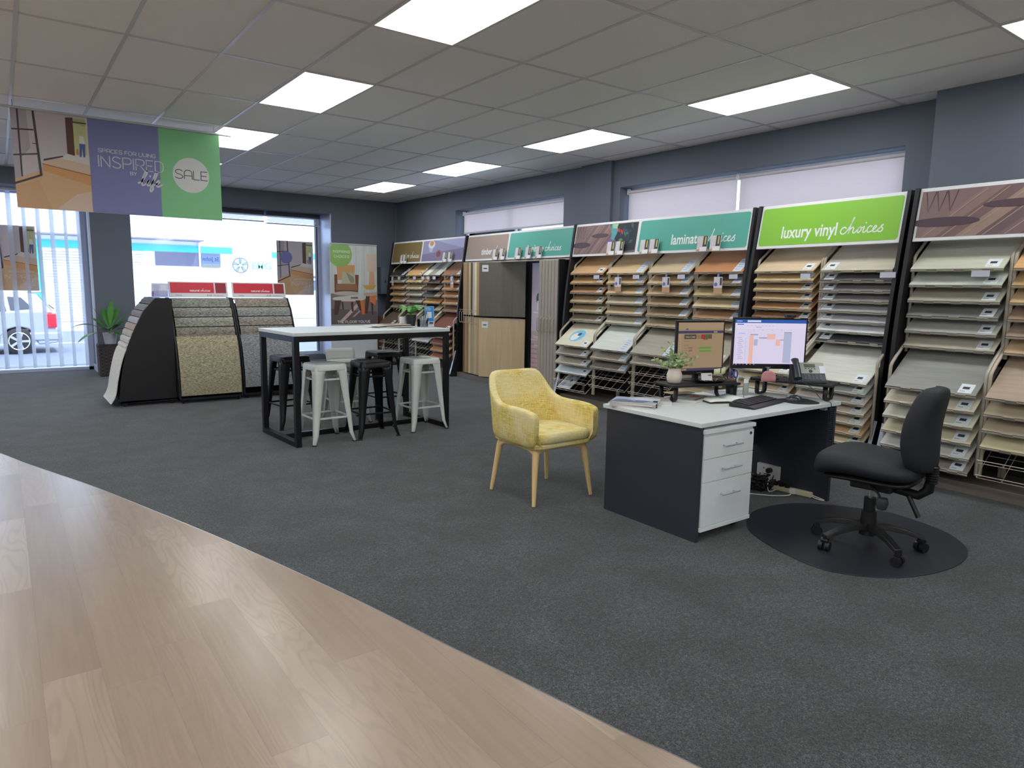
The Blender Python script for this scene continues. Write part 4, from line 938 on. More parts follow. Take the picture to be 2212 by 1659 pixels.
mags = [(3.22, 6.50, 8, (150, 152, 160)), (3.30, 6.46, -12, (120, 128, 130)), (3.16, 6.56, 22, (190, 186, 180)), (3.27, 6.52, 4, (176, 130, 96))]
for k, (x, y, a_, c) in enumerate(mags):
    flatbook('magazine', ['bottom magazine of the loose pile on the bar table', 'second magazine up in the pile on the bar table', 'pale magazine near the top of the pile on the bar table', 'top magazine with an orange-brown cover on the bar table pile'][k], 'magazine', (x, y, TZ+.008*k), rad(a_), .30, .21, .0075, c, grp='magazines on the bar table',
        art=lambda a, k=k: (a.rect(.1, .55, .2, .8, [(90,95,105),(160,110,80),(210,205,200),(90,60,50)][k]), a.rect(.6, .9, .5, .85, (205, 200, 195))))
# ---- armchair
def ymat():
    m, nt, b = newmat('mustard_weave'); N = nt.nodes; L = nt.links
    tc = N.new('ShaderNodeTexCoord'); ns = []
    for sc in ((240, 240, 14), (14, 14, 260)):
        mp = N.new('ShaderNodeMapping'); mp.inputs['Scale'].default_value = sc; L.new(tc.outputs['Object'], mp.inputs[0])
        n = N.new('ShaderNodeTexNoise'); n.inputs['Scale'].default_value = 1; n.inputs['Detail'].default_value = 3; L.new(mp.outputs[0], n.inputs[0]); ns.append(n)
    ad = N.new('ShaderNodeMath'); ad.operation = 'ADD'; L.new(ns[0].outputs['Fac'], ad.inputs[0]); L.new(ns[1].outputs['Fac'], ad.inputs[1])
    nb = N.new('ShaderNodeTexNoise'); nb.inputs['Scale'].default_value = 4.5; nb.inputs['Detail'].default_value = 1; L.new(tc.outputs['Object'], nb.inputs[0])
    cr = N.new('ShaderNodeMapRange'); cr.inputs[1].default_value = .8; cr.inputs[2].default_value = 1.2; L.new(ad.outputs[0], cr.inputs[0])
    mx = N.new('ShaderNodeMix'); mx.data_type = 'RGBA'; mx.inputs[6].default_value = (.60, .45, .085, 1); mx.inputs[7].default_value = (.88, .76, .34, 1); L.new(cr.outputs[0], mx.inputs[0])
    mr = N.new('ShaderNodeMapRange'); mr.inputs[1].default_value = .42; mr.inputs[2].default_value = .62; mr.inputs[4].default_value = .6; L.new(nb.outputs['Fac'], mr.inputs[0])
    m2 = N.new('ShaderNodeMix'); m2.data_type = 'RGBA'; L.new(mr.outputs[0], m2.inputs[0]); L.new(mx.outputs[2], m2.inputs[6]); m2.inputs[7].default_value = (.84, .76, .46, 1)
    L.new(m2.outputs[2], b.inputs['Base Color']); b.inputs['Roughness'].default_value = .9; b.inputs['Specular IOR Level'].default_value = .2
    bp = N.new('ShaderNodeBump'); bp.inputs['Strength'].default_value = .35; bp.inputs['Distance'].default_value = .002; L.new(ad.outputs[0], bp.inputs['Height']); L.new(bp.outputs[0], b.inputs['Normal'])
    return m
YEL = ymat(); BEECH = wood((222, 184, 124), rough=.4, plank=5, contrast=.08, gx=20, gy=20)
def armchair(loc, rz, label, grp=None):
    t = thing('armchair', label, 'chair', loc, rz, grp)
    # plan of the outer shell, front right -> back -> front left ; (x, y, ztop, lean)
    H_ = [(.292,-.285,.625,0), (.298,-.27,.640,0), (.302,-.20,.655,0), (.304,-.08,.660,0), (.300,.06,.655,.0), (.290,.16,.665,.015), (.272,.225,.74,.05), (.240,.262,.845,.075), (.17,.278,.862,.085), (.06,.282,.858,.085)]
    pl = H_+[(-x, y, z, l) for x, y, z, l in reversed(H_)]
    rows = []
    n = len(pl)
    for i, (x, y, zt, ln) in enumerate(pl):
        a = Vector(pl[max(i-1, 0)][:2]); b_ = Vector(pl[min(i+1, n-1)][:2]); tt = (b_-a).normalized(); nin = Vector((-tt.y, tt.x))
        if nin.dot(Vector((-x, .0-y))) < 0 and abs(y) > .01 and i not in (0, 1, n-2, n-1): nin = -nin
        if i in (0, 1): nin = Vector((-1, 0))
        if i in (n-2, n-1): nin = Vector((1, 0))
        th = .055
        sl = 1 if i > n/2 else 1
        def P(inn, z, tuck=0):
            k = max(0, (z-.52)/(.86-.52)); fl = 1.0
            px_, py_ = x+nin.x*inn, y+nin.y*inn
            px_ *= (1-tuck); py_ = py_*(1-tuck)+ln*k
            return (px_, py_, z)
        rows.append([P(.03, .392, .24), P(.0, .392, .10), P(0, .415, .03), P(0, .47), P(0, .56), P(0, zt-.05), P(0.0, zt-.012), P(.010, zt), P(th-.012, zt), P(th, zt-.012), P(th, zt-.05), P(th, .56), P(th, .47), P(th, .43), P(th+.03, .41)])
    b = B(); b.grid(rows)
    K = len(rows[0])
    o_ = b.v; 
    b.f.append(list(range(K))); b.m.append(0); b.f.append(list(range((n-1)*K+K-1, (n-1)*K-1, -1))); b.m.append(0)
    b.build('shell', YEL, t, smooth=60, sub=1)
    B().prism(rrect(-.262, .262, -.27, .235, .06, 4), .385, .42, 'z').build('seat_base', YEL, t, smooth=50, bevel=.01)
    rows = []
    for z, k, dy in ((.415, .90, 0), (.42, 1.0, 0), (.455, 1.02, -.004), (.485, 1.0, 0), (.498, .93, .0), (.502, .6, 0), (.504, .2, 0)):
        rows.append([(x*k, (y-.0)*k+dy-.035, z-(.012*(1 if y > .2 else 0) if k > .5 else .004)) for x, y in rrect(-.240, .240, -.245, .255, .07, 5)])
    b = B().grid(rows, cv=True); nn = len(rows[0]); b.f.append([len(b.v)-nn+i for i in range(nn)]); b.m.append(0)
    b.build('seat_cushion', YEL, t, smooth=70, sub=1)
    fr = B()
    for s in (-1, 1):
        pts = [(v.x, v.y, v.z) for v in catmull([(-.215, s*.20-.01, .345), (-.15, s*.20-.01, .372), (0, s*.2-.01, .38), (.15, s*.2-.01, .372), (.215, s*.2-.01, .345)], 4)]
        fr.tube(pts, .017, 8)
        pts = [(v.x, v.y, v.z) for v in catmull([(s*.215, -.21, .345), (s*.215, -.15, .372), (s*.215, 0, .38), (s*.215, .13, .372), (s*.215, .19, .345)], 4)]
        fr.tube(pts, .017, 8)
    fr.box(-.20, .20, -.19, .17, .372, .388)
    fr.build('seat_frame', BEECH, t, smooth=50)
    for sx in (-1, 1):
        for sy in (-1, 1):
            yy = .20*sy-.01
            B().tube([(sx*.205, yy, .385), (sx*.217, yy+sy*.008, .34), (sx*.232, yy+sy*.022, .22), (sx*.258, yy+sy*.05, .004)], [.026, .024, .020, .0125], 12).build('leg', BEECH, t, smooth=50)
    return t
armchair((3.045, 3.765, 0), 0, 'mustard yellow tub armchair on splayed light wood legs beside the desk', 'mustard armchairs')
armchair((3.42, 10.85, 0), rad(165), 'mustard yellow armchair mostly hidden behind the carpet sample stand', 'mustard armchairs')
# ---- office desk
t = thing('office_desk', 'white-topped office desk with charcoal panel sides', 'desk', (3.91, 2.855, 0))
B().box(-.755, .755, -.40, .40, .685, .71).build('desktop', TOPW, t, bevel=.0015)
B().box(-.745, -.720, -.392, .37, 0, .685).build('end_panel', DKP, t)
B().box(.69, .715, -.392, .37, 0, .685).build('end_panel', DKP, t)
B().box(-.72, .69, .20, .218, .30, .685).build('modesty_panel', DKP, t)
B().box(.66, .69, -.34, -.30, .645, .675).build('bracket', mat((190,190,190), .4), t)
# pedestal
t = thing('drawer_pedestal', 'white three-drawer pedestal under the left end of the desk', 'drawer unit', (3.425, 2.745, 0))
PW = mat((222, 229, 229), .4, k=1.1)
B().box(-.235, .235, -.275, .26, .085, .645).build('carcass', PW, t, bevel=.001); B().box(-.24, .24, -.30, .265, .645, .668).build('top_panel', PW, t, bevel=.001); B().box(-.238, .238, -.296, .265, .062, .085).build('base_panel', PW, t, bevel=.001)
for nm_, z0, z1 in (('drawer', .495, .628), ('drawer', .355, .492), ('drawer', .088, .352)):
    d = B().box(-.234, .234, -.292, -.275, z0, z1).build(nm_, PW, t, bevel=.0012)
    zc = (z0+z1)/2 if z1 > .36 else z1-.085
    B().cyl((-.075, -.318, zc), (.095, -.318, zc), .0045, 10).cyl((-.06, -.292, zc), (-.06, -.318, zc), .004, 8).cyl((.06, -.292, zc), (.06, -.318, zc), .004, 8).build('handle', mat((176, 178, 182), .3, .35), d, smooth=40)
B().box(-.234, .234, -.283, -.275, .629, .644).build('lock_rail', PW, t)
B().cyl((.20, -.291, .607), (.20, -.297, .607), .009, 16).cyl((.20, -.297, .607), (.20, -.299, .607), .004, 8, 1).build('lock', [mat((120, 122, 126), .3, .8), INK], t)
for sx in (-1, 1):
    for sy in (-1, 1): B().cyl((sx*.19-.012, sy*.20, .031), (sx*.19+.012, sy*.20, .031), .031, 16).box(sx*.19-.02, sx*.19+.02, sy*.2-.02, sy*.2+.02, .045, .062).build('castor', INK, t, smooth=40)
# ---- chair mat
pts = [(3.62,2.42),(3.46,2.10),(3.43,1.78),(3.655,1.535),(4.04,1.435),(4.38,1.495),(4.61,1.705),(4.70,2.0),(4.68,2.15),(4.50,2.43),(4.35,2.56),(4.15,2.62),(3.9,2.60)]
mp_ = [(v.x, v.y) for v in catmull(pts, 5, True)]
tag(B().prism(mp_, .0, .006, 'z').build('chair_mat', mat((44, 46, 54), .45, k=1.0), None, bevel=.002), 'dark translucent-looking rounded floor mat under the office chair', 'floor mat')
# ---- office chair
OB = mat((30, 33, 40), .62, k=1.05, bump=.3, bscale=400); OP = mat((24, 25, 28), .4, k=1.0)
t = thing('office_chair', 'black upholstered office chair on a five-star castor base', 'office chair', (3.945, 1.86, .006), rad(8))
zc = .0
b = B()
hub = B().cyl((0,0,.075), (0,0,.16), .045, 20, 0, .036).build('hub', OP, t, smooth=40)
for k, dg in enumerate((98, 158, 238, 310, 24)):
    a = rad(dg-8); dx, dy = math.cos(a), math.sin(a)
    pts = [(dx*.02, dy*.02, .125), (dx*.10, dy*.10, .128), (dx*.20, dy*.20, .110), (dx*.29, dy*.29, .082)]
    q = B(); rows = []
    for (px_, py_, pz_), w_, h_ in zip([tuple(v) for v in pts], (.034, .030, .026, .024), (.036, .030, .024, .020)):
        nx, ny = -dy, dx
        rows.append([(px_+nx*w_, py_+ny*w_, pz_-h_*.5), (px_+nx*w_*.8, py_+ny*w_*.8, pz_+h_*.5), (px_-nx*w_*.8, py_-ny*w_*.8, pz_+h_*.5), (px_-nx*w_, py_-ny*w_, pz_-h_*.5)])
    q.grid(rows, cv=True); q.f += [[0,1,2,3], [15,14,13,12]]; q.m += [0, 0]
    lg = q.build('base_arm', OP, t, smooth=60, bevel=.003)
    cx, cy = dx*.285, dy*.285; nx, ny = -math.sin(a+.6), math.cos(a+.6)
    B().cyl((cx+nx*.008, cy+ny*.008, .027), (cx+nx*.030, cy+ny*.030, .027), .027, 18).cyl((cx-nx*.008, cy-ny*.008, .027), (cx-nx*.030, cy-ny*.030, .027), .027, 18).cyl((cx, cy, .03), (cx, cy, .085), .012, 10).tube([(cx-nx*.02, cy-ny*.02, .06), (cx+nx*.02, cy+ny*.02, .06)], .014, 8).build('castor', OP, lg, smooth=40)
B().cyl((0,0,.10), (0,0,.215), .043, 20, 0, .040).cyl((0,0,.215), (0,0,.295), .031, 20).build('gas_lift_cover', OP, t, smooth=40)
B().cyl((0,0,.29), (0,0,.36), .013, 16).build('gas_lift', mat((190, 192, 196), .2, .95), t, smooth=40)
# seat: loft in local Y (front = +y)
def pad(pts, name, m, sub=2):
    """pts: list of (y, zc, halfw, th)"""
    rows = []
    for y, z, hw, th in pts:
        rows.append([(hw*math.copysign(abs(math.cos(a))**.6, math.cos(a)), y, z+th*math.copysign(abs(math.sin(a))**.75, math.sin(a))) for a in [2*PI*k/16 for k in range(16)]])
    b = B().grid(rows, cv=True); b.f += [list(range(16)), [len(b.v)-16+i for i in range(15, -1, -1)]]; b.m += [0, 0]
    return b.build(name, m, t, smooth=80, sub=1)
pad([(.272,.458,.10,.028),(.266,.468,.180,.060),(.240,.484,.228,.078),(.17,.506,.250,.078),(.05,.508,.255,.070),(-.08,.496,.250,.064),(-.17,.494,.235,.060),(-.240,.490,.190,.048),(-.262,.49,.10,.024)], 'seat_cushion', OB)
pad([(.235,.405,.12,.012),(.20,.415,.19,.02),(.05,.428,.20,.024),(-.10,.424,.20,.024),(-.21,.425,.17,.022),(-.235,.43,.10,.012)], 'seat_shell', OP)
B().box(-.09, .09, -.13, .09, .355, .415).build('mechanism', OP, t, bevel=.01)
B().tube([(-.08,-.02,.385),(-.15,-.08,.37),(-.18,-.11,.345)], .007, 8).lathe([(0,-.04),(.024,-.03),(.032,0),(.026,.03),(0,.035)], (-.19,-.12,.325), 16).build('lever', [mat((70,74,80), .2, .6)], t, smooth=50)
B().tube([(0,-.10,.375),(0,-.24,.36),(0,-.285,.40),(0,-.30,.50)], [.026,.026,.028,.024], 10).tube([(-.02,-.20,.35),(-.03,-.26,.245)], .013, 8).build('back_bracket', OP, t, smooth=50)
b = B()
for k in range(7): b.lathe([(.026,0),(.034,.007),(.026,.014)], (0,-.298,.44+.014*k), 14, close=False)
b.build('bellows', OP, t, smooth=30)
# back: loft in Z
rows = []
for z, y, hw, th in ((.50,-.272,.09,.025),(.508,-.270,.14,.042),(.55,-.258,.180,.060),(.66,-.242,.205,.066),(.77,-.248,.212,.062),(.87,-.272,.198,.056),(.935,-.290,.165,.050),(.968,-.300,.11,.030)):
    rows.append([(hw*math.copysign(abs(math.cos(a))**.6, math.cos(a)), y+.05*(abs(math.cos(a))**2)*.9+th*math.copysign(abs(math.sin(a))**.75, math.sin(a)), z) for a in [2*PI*k/16 for k in range(16)]])
b = B().grid(rows, cv=True); b.f += [list(range(16)), [len(b.v)-16+i for i in range(15, -1, -1)]]; b.m += [0, 0]
b.build('backrest', OB, t, smooth=80, sub=1)
# ---- carpet sample display
def cmat(rgb, lines=True, k=1.1):
    m, nt, b = newmat('loop_carpet'); N = nt.nodes; L = nt.links
    tc = N.new('ShaderNodeTexCoord'); mp = N.new('ShaderNodeMapping'); mp.inputs['Scale'].default_value = (38, 38, 150) if lines else (110, 110, 110); L.new(tc.outputs['Object'], mp.inputs[0])
    n = N.new('ShaderNodeTexNoise'); n.inputs['Scale'].default_value = 1; n.inputs['Detail'].default_value = 3; n.inputs['Roughness'].default_value = .7; L.new(mp.outputs[0], n.inputs[0])
    r = N.new('ShaderNodeMapRange'); r.inputs[1].default_value = .36; r.inputs[2].default_value = .64; L.new(n.outputs['Fac'], r.inputs[0])
    c = col(rgb, k); d_ = .38 if lines else .72; mx = N.new('ShaderNodeMix'); mx.data_type = 'RGBA'; mx.inputs[6].default_value = tuple(x*d_ for x in c[:3])+(1,); mx.inputs[7].default_value = tuple(min(.9, x*1.35) for x in c[:3])+(1,)
    L.new(r.outputs[0], mx.inputs[0]); L.new(mx.outputs[2], b.inputs['Base Color']); b.inputs['Roughness'].default_value = .95; b.inputs['Specular IOR Level'].default_value = .1
    bp = N.new('ShaderNodeBump'); bp.inputs['Strength'].default_value = .7; bp.inputs['Distance'].default_value = .004; L.new(n.outputs['Fac'], bp.inputs['Height']); L.new(bp.outputs[0], b.inputs['Normal'])
    return m
# profile of the stand front: depth d from front foot, height z
SP = [(.0,.06),(.02,.28),(.06,.49),(.11,.70),(.19,.90),(.30,1.12),(.43,1.27)]
def sp_at(s):
    n = len(SP)-1; s *= n; i = min(n-1, int(s)); q = s-i; return (SP[i][0]*(1-q)+SP[i+1][0]*q, SP[i][1]*(1-q)+SP[i+1][1]*q)
def stand(label, loc, rz, w_, cols_, big, grp, lines, where, top=True):
    """local: front faces -y, width along x from 0 to w_"""
    t = thing('carpet_sample_stand', label, 'display stand', loc, rz, None)
    for x in (0, w_-.018):
        pr_ = [(d-.012, z) for d, z in SP]+[(.56, 1.275), (.60, 1.26), (.60, .055), (-.0, .045)]
        B().prism(pr_, x, x+.018, 'x').build('side_panel', BLK, t, bevel=.002)
    B().box(0, w_, .0, .6, .045, .07).build('base', BLK, t); B().box(.018, w_-.018, .50, .515, .07, 1.2).build('back_panel', BLK, t); B().box(.018, w_-.018, .42, .60, 1.245, 1.26).build('top_shelf', BLK, t)
    for x in (.05, w_-.05):
        for y in (.05, .55): B().cyl((x-.012, y, .022), (x+.012, y, .022), .022, 14).box(x-.014, x+.014, y-.014, y+.014, .03, .045).build('castor', INK, t)
    # cascading samples: n small rolls then one long drape
    n = len(cols_); zt = 1.272; z1 = big[1]
    steps = [zt-(zt-z1)*k/n for k in range(n+1)]
    def dz(z):
        for k in range(len(SP)-1):
            if SP[k][1] <= z <= SP[k+1][1]: q = (z-SP[k][1])/(SP[k+1][1]-SP[k][1]); return SP[k][0]*(1-q)+SP[k+1][0]*q
        return SP[0][0] if z < SP[0][1] else SP[-1][0]
    for k in range(n):
        za, zb = steps[k], steps[k+1]; hh_ = za-zb
        pts = []
        for q in range(9):
            u = q/8; z = za-.004-(hh_-.01)*u; bul = (.013 if len(cols_) > 5 else .020)*math.sin(PI*min(1, u*1.15))**.7 if u < .87 else .006
            pts.append((dz(z)-.008-bul+.02*(1-u)*0, z))
        rows = [[(x, d, z) for d, z in pts]+[(x, d+.012, z) for d, z in reversed(pts)] for x in (.03, w_-.03)]
        b = B().grid(rows, cv=True); nn = len(rows[0]); b.f += [list(range(nn)), list(range(2*nn-1, nn-1, -1))]; b.m += [0, 0]
        o = b.build('carpet_sample', cmat(cols_[k], lines), None, smooth=50); o.location = loc; o.rotation_euler = (0, 0, rz)
        tag(o, '%s of the small carpet samples on %s' % (['topmost', 'second from top', 'third from top', 'fourth from top', 'fifth from top', 'sixth from top', 'seventh from top', 'eighth from top'][k], where), 'carpet sample', grp)
    pts = [(dz(z1)+.015, z1+.01), (dz(z1)-.02, z1+.004), (dz(z1)-.032, z1-.02)]
    for q in range(1, 11): 
        z = z1-.02-(z1-.02-big[2])*q/10; pts.append((dz(z)-.032-.014*math.sin(q*.3)-big[3]*(q/10)**7, z))
    rows = [[(x, d, z) for d, z in pts]+[(x, d+.012, z) for d, z in reversed(pts)] for x in (.02, w_-.02)]
    b = B().grid(rows, cv=True); nn = len(rows[0]); b.f += [list(range(nn)), list(range(2*nn-1, nn-1, -1))]; b.m += [0, 0]
    o = b.build('carpet_sample', cmat(big[0], lines), None, smooth=50, bevel=.003); o.location = loc; o.rotation_euler = (0, 0, rz)
    tag(o, 'long hanging front carpet sample on %s' % where, 'carpet sample', grp)
    if top:
        hb_ = B().box(0, w_-.04, 0, .20, -.006, 0).build('header_board', WHT, t, loc=(.02, .44, 1.275), rot=(rad(78), 0, 0), bevel=.003)
        a = Art(0, 0, w_-.04, .20, .001); a.rect(.03, .76, .27, .93, (205, 48, 66)); a.rect(.785, .97, .27, .93, (150, 36, 52))
        z = a.up(); kw = a.mi((238, 238, 238), k=1.0); tw = text(a.b, 'natural', .33*w_, .073, .030, z, kw, .02); script(a.b, 'choices', .33*w_+tw+.012, .074, .017, .004, z, kw)
        kk = a.mi((90, 95, 100)); text(a.b, 'Flooring', .11*w_, .02, .015, z, kk, .0); text(a.b, '$ 163', .60*w_, .018, .018, z, kk, .02); a.rect(.74, .92, .10, .14, (170, 175, 180))
        a.build('sign_panel', hb_)
    return t
stand('black curved carpet sample stand turned to the window, seen from its black side', (1.05, 9.83, 0), -PI/2, .75, [(112,110,116),(128,128,134),(142,136,136),(168,172,176),(170,160,152),(184,176,166),(192,190,184),(204,200,194)], ((212,210,200), .66, .045, .07), 'carpet samples on the left hand carpet stand', False, 'the stand facing the left window', top=False)
stand('black carpet sample stand in the middle, under the first red natural sign', (1.66, 8.98, 0), 0, .74, [(138,140,132),(146,146,138),(152,154,142),(140,136,124)], ((168,160,134), .80, .10, .0), 'carpet samples on the middle carpet stand', True, 'the middle carpet stand')
stand('black carpet sample stand under the right hand red natural sign, behind the bar table', (2.42, 9.02, 0), 0, .74, [(150,142,130),(150,154,150),(148,144,136),(140,136,128)], ((142,146,148), .80, .15, .0), 'carpet samples on the right hand carpet stand', True, 'the right hand carpet stand')
t = thing('brochure_holder', 'clear acrylic brochure holder standing on the left carpet stand', 'holder', (1.56, 9.30, 1.275), rad(-14))
B().box(-.10, .10, -.003, .003, 0, .19, 0, Matrix.Rotation(rad(-18), 4, 'X')).box(-.1, .1, -.06, .06, -.0, .004).box(-.1, .1, -.04, -.037, 0, .08).build('holder_body', glassy(.5, (.88, .9, .97)), t); 
a = Art(-.09, 0, .18, .17, .002); a.rect(0, 1, 0, 1, (200, 204, 224)); a.rect(.1, .45, .1, .9, (180, 184, 210)); a.rect(.55, .9, .5, .9, (216, 218, 232)); a.rect(.02, .14, .02, .4, (150, 90, 130)); a.build('brochure', t, loc=(0, -.004, .005), rot=(rad(72), 0, 0))
# ---- peace lily on its patterned basket
BK = mat((50, 44, 46), .7)
t = thing('pedestal_basket', 'dark brown hexagon-patterned pedestal standing by the window column', 'plant stand', (1.315, 12.36, 0))
b = B().box(-.15, .15, -.15, .15, 0, .50)
b.build('body', BK, t, bevel=.006)
hx = B()
for r_ in range(9):
    for c_ in range(5):
        cx = -.12+.06*c_; cz = .04+.052*r_+(.026 if c_ % 2 else 0)
        if cz > .48: continue
        pts = [(cx+.028*math.cos(k*PI/3), -.153, cz+.026*math.sin(k*PI/3)) for k in range(6)]
        hx.tube(pts, .0035, 4, closed=True); hx.tube([(-.153, p[0]*-1, p[2]) for p in pts], .0035, 4, closed=True)
hx.build('hexagon_relief', mat((92, 84, 84), .5), t)
t = thing('peace_lily', 'green broad-leafed potted plant on the dark patterned pedestal', 'potted plant', (1.33, 12.28, .50))
B().lathe([(0,0),(.075,0),(.095,.14),(.10,.17),(.092,.17),(.085,.15),(0,.15)]).build('pot', mat((176, 176, 186), .4), t, smooth=40)
LG = mat((66, 122, 48), .4, k=1.15, var=.3, bscale=14)
random.seed(12)
def leaf(par, base, az, ln, w_, rise, droop, m_, name='leaf'):
    rows = []
    for i in range(10):
        s_ = i/9; r_ = ln*s_; z = rise*ln*s_*1.0-droop*ln*s_*s_; ww = w_*(math.sin(PI*max(0, (s_-.25)/.75))**.8 if s_ > .25 else .0)+.004
        c_ = Vector((base[0]+r_*math.cos(az), base[1]+r_*math.sin(az), base[2]+z)); n_ = Vector((-math.sin(az), math.cos(az), 0))
        rows.append([c_+n_*ww+Vector((0,0,ww*.3)), c_, c_-n_*ww+Vector((0,0,ww*.3))])
    B().grid(rows).build(name, m_, par, smooth=80, solid='flat')
for az, ln, w_, rise, dr in ((178,.50,.05,.95,.75),(200,.48,.055,.35,.6),(95,.34,.05,1.5,.4),(60,.34,.05,1.6,.4),(20,.40,.045,1.2,.7),(-20,.34,.045,.9,.8),(-60,.30,.05,1.1,.6),(-100,.32,.05,.9,.6),(140,.30,.045,1.3,.5),(230,.25,.04,1.0,.6),(10,.26,.04,1.7,.5),(300,.22,.04,.6,.7),(75,.30,.04,2.0,.3),(165,.2,.03,2.2,.2)):
    leaf(t, (0, 0, .15), rad(az), ln, w_, rise, dr, LG)
# ---- pull-up poster by the front wall
t = thing('roll_up_poster', 'tall poster with a timber armchair, round tables and a green circle, beside the window', 'poster', (5.42, 12.42, 0))
B().box(-.47, .47, -.004, .0, .06, 2.21).build('banner_cloth', WHT, t); B().box(-.47, .47, -.02, .02, 2.205, 2.225).build('top_rail', mat((200, 202, 205), .3, .6), t); B().box(-.48, .48, -.08, .08, 0, .07).build('base', mat((170, 172, 175), .3, .7), t, bevel=.01)
a = Art(-.465, 0, .93, 1, .0005); S_ = lambda v: v
a.rect(0, 1, .07, 2.205, (208, 212, 214)); a.rect(0, 1, 1.15, 2.205, (196, 202, 200))
for k in range(12): a.rect(.03+k*.085, .05+k*.085, 1.25, 2.2, (206, 210, 208) if k % 2 else (186, 192, 190))
a.poly([(0,.72),(1,.72),(1,1.18),(0,1.30)], (128, 118, 118)); a.poly([(0,.72),(1,.72),(1,.95),(0,1.02)], (104, 94, 98))
a.poly([(.18,.78),(.27,.78),(.75,1.2),(.70,1.24)], (206, 178, 166)); a.poly([(.45,.86),(.50,.86),(.70,1.02),(.68,1.04)], (180, 158, 152))
OAK_ = (196, 152, 104)
a.poly([(.13,1.83),(.52,1.83),(.50,1.55),(.15,1.55)], OAK_); a.poly([(.08,1.65),(.14,1.65),(.15,1.40),(.12,1.28),(.08,1.28)], (120, 78, 60)); a.poly([(.52,1.65),(.60,1.65),(.60,1.62),(.58,1.28),(.53,1.28)], (120, 78, 60)); a.poly([(.12,1.48),(.55,1.48),(.57,1.36),(.11,1.36)], (150, 110, 80)); a.poly([(.12,1.36),(.56,1.36),(.55,1.28),(.13,1.28)], (110, 76, 64))
a.poly([(.25,1.70),(.50,1.68),(.52,1.48),(.23,1.48)], (178, 176, 156)); a.poly([(.32,1.70),(.50,1.60),(.50,1.50),(.42,1.50)], (140, 142, 118))
a.rect(.78, .99, 1.72, 2.05, (206, 190, 178)); a.poly([(.84,1.72),(.93,1.72),(.96,1.45),(.82,1.45)], (206, 160, 128)); a.poly([(.68,1.46),(.99,1.46),(.92,1.38),(.76,1.38)], (196, 158, 86))
a.poly(circ(.34, 1.30, .28, 30, .04), (190, 180, 172)); a.poly(circ(.38, 1.19, .36, 34, .055), (160, 116, 86)); a.poly(circ(.38, 1.20, .35, 34, .05), (206, 200, 194)); a.poly(circ(.90, 1.28, .22, 24, .04), (184, 130, 92)) if False else a.poly([(.70,1.31),(1,1.33),(1,1.24),(.72,1.26)], (196, 168, 146))
a.poly([(.08,1.17),(.22,1.17),(.14,.90),(.06,.90)], (84, 62, 58)); a.poly([(.52,1.17),(.68,1.17),(.70,.97),(.62,.97)], (72, 58, 56)); a.poly([(.62,1.17),(.70,1.17),(.74,.90),(.66,.90)], (205, 120, 70)); a.poly([(.42,1.14),(.47,1.14),(.48,.96),(.44,.96)], (70, 54, 54)); a.poly([(.22,1.14),(.26,1.14),(.27,1.0),(.24,1.0)], (70, 54, 54)); a.poly([(.75,1.25),(.84,1.25),(.78,.92),(.72,.92)], (90, 60, 52)); a.poly([(.86,1.25),(.91,1.25),(.91,.90),(.88,.90)], (80, 52, 48)); a.poly([(.84,1.25),(.99,1.27),(.96,1.08),(.84,1.15)], (214, 130, 80))
a.rect(.42, .58, 1.20, 1.235, (120, 112, 108)); a.rect(.30, .50, 1.24, 1.25, (225, 225, 222))
a.poly([(max(0, p[0]), min(2.2, p[1])) for p in circ(.21, 2.02, .25, 40, .25*.93)], (138, 180, 98))
z = a.up(); kw = a.mi((228, 232, 226), k=1); caps(a.b, 'INSPIRING', *a.P((.24, 2.05)), .042, .0065, z, kw, align='c', gap=.32); caps(a.b, 'CHOICES', *a.P((.24, 1.96)), .042, .0065, z, kw, align='c', gap=.32)
caps(a.b, "THE FLOOR YOU'VE", *a.P((.13, .745)), .042, .010, z, kw, gap=.32)
kb = a.mi((52, 82, 140), k=1); text(a.b, 'Choices', *a.P((.60, .52)), .078, z, kb, .012, sx=.9); text(a.b, 'Flooring', *a.P((.80, .475)), .028, z, a.mi((120, 135, 165))); text(a.b, 'choicesflooring.com.au', *a.P((.62, .43)), .019, z, kb, .012)
for r_ in range(4):
    for c_ in range(5): a.b.box(*[v for v in (a.P((.44+.026*c_, 0))[0], a.P((.44+.026*c_+.021, 0))[0], .51+.023*r_, .51+.023*r_+.019, z-.0001, z)], a.mi([(205,60,60),(225,170,60),(200,70,50),(70,150,120),(90,120,180)][(r_*2+c_*3) % 5], k=1))
a.build('poster_print', t, loc=(0, -.0042, 0), rot=(PI/2, 0, 0))
# ---- switchboard cabinet & timber box in the corner
t = thing('switchboard_cabinet', 'slate-painted wall cabinet with two doors beside the tall poster', 'cabinet', (6.20, 12.62, 1.29))
B().box(-.17, .20, -.08, .07, 0, .52).build('body', SLATE, t); 
for x in (-.168, .017): d = B().box(x, x+.18, -.095, -.08, .005, .515).build('door', SLATE, t, bevel=.002); B().box(x+.08, x+.10, -.099, -.095, .22, .27).build('latch', INK, d)
tag(B().box(5.98, 6.40, 12.25, 12.60, 0, .86).build('timber_cupboard', wood((120, 76, 50), plank=2), None, bevel=.003), 'low brown timber cupboard in the corner behind the tall poster', 'cupboard')
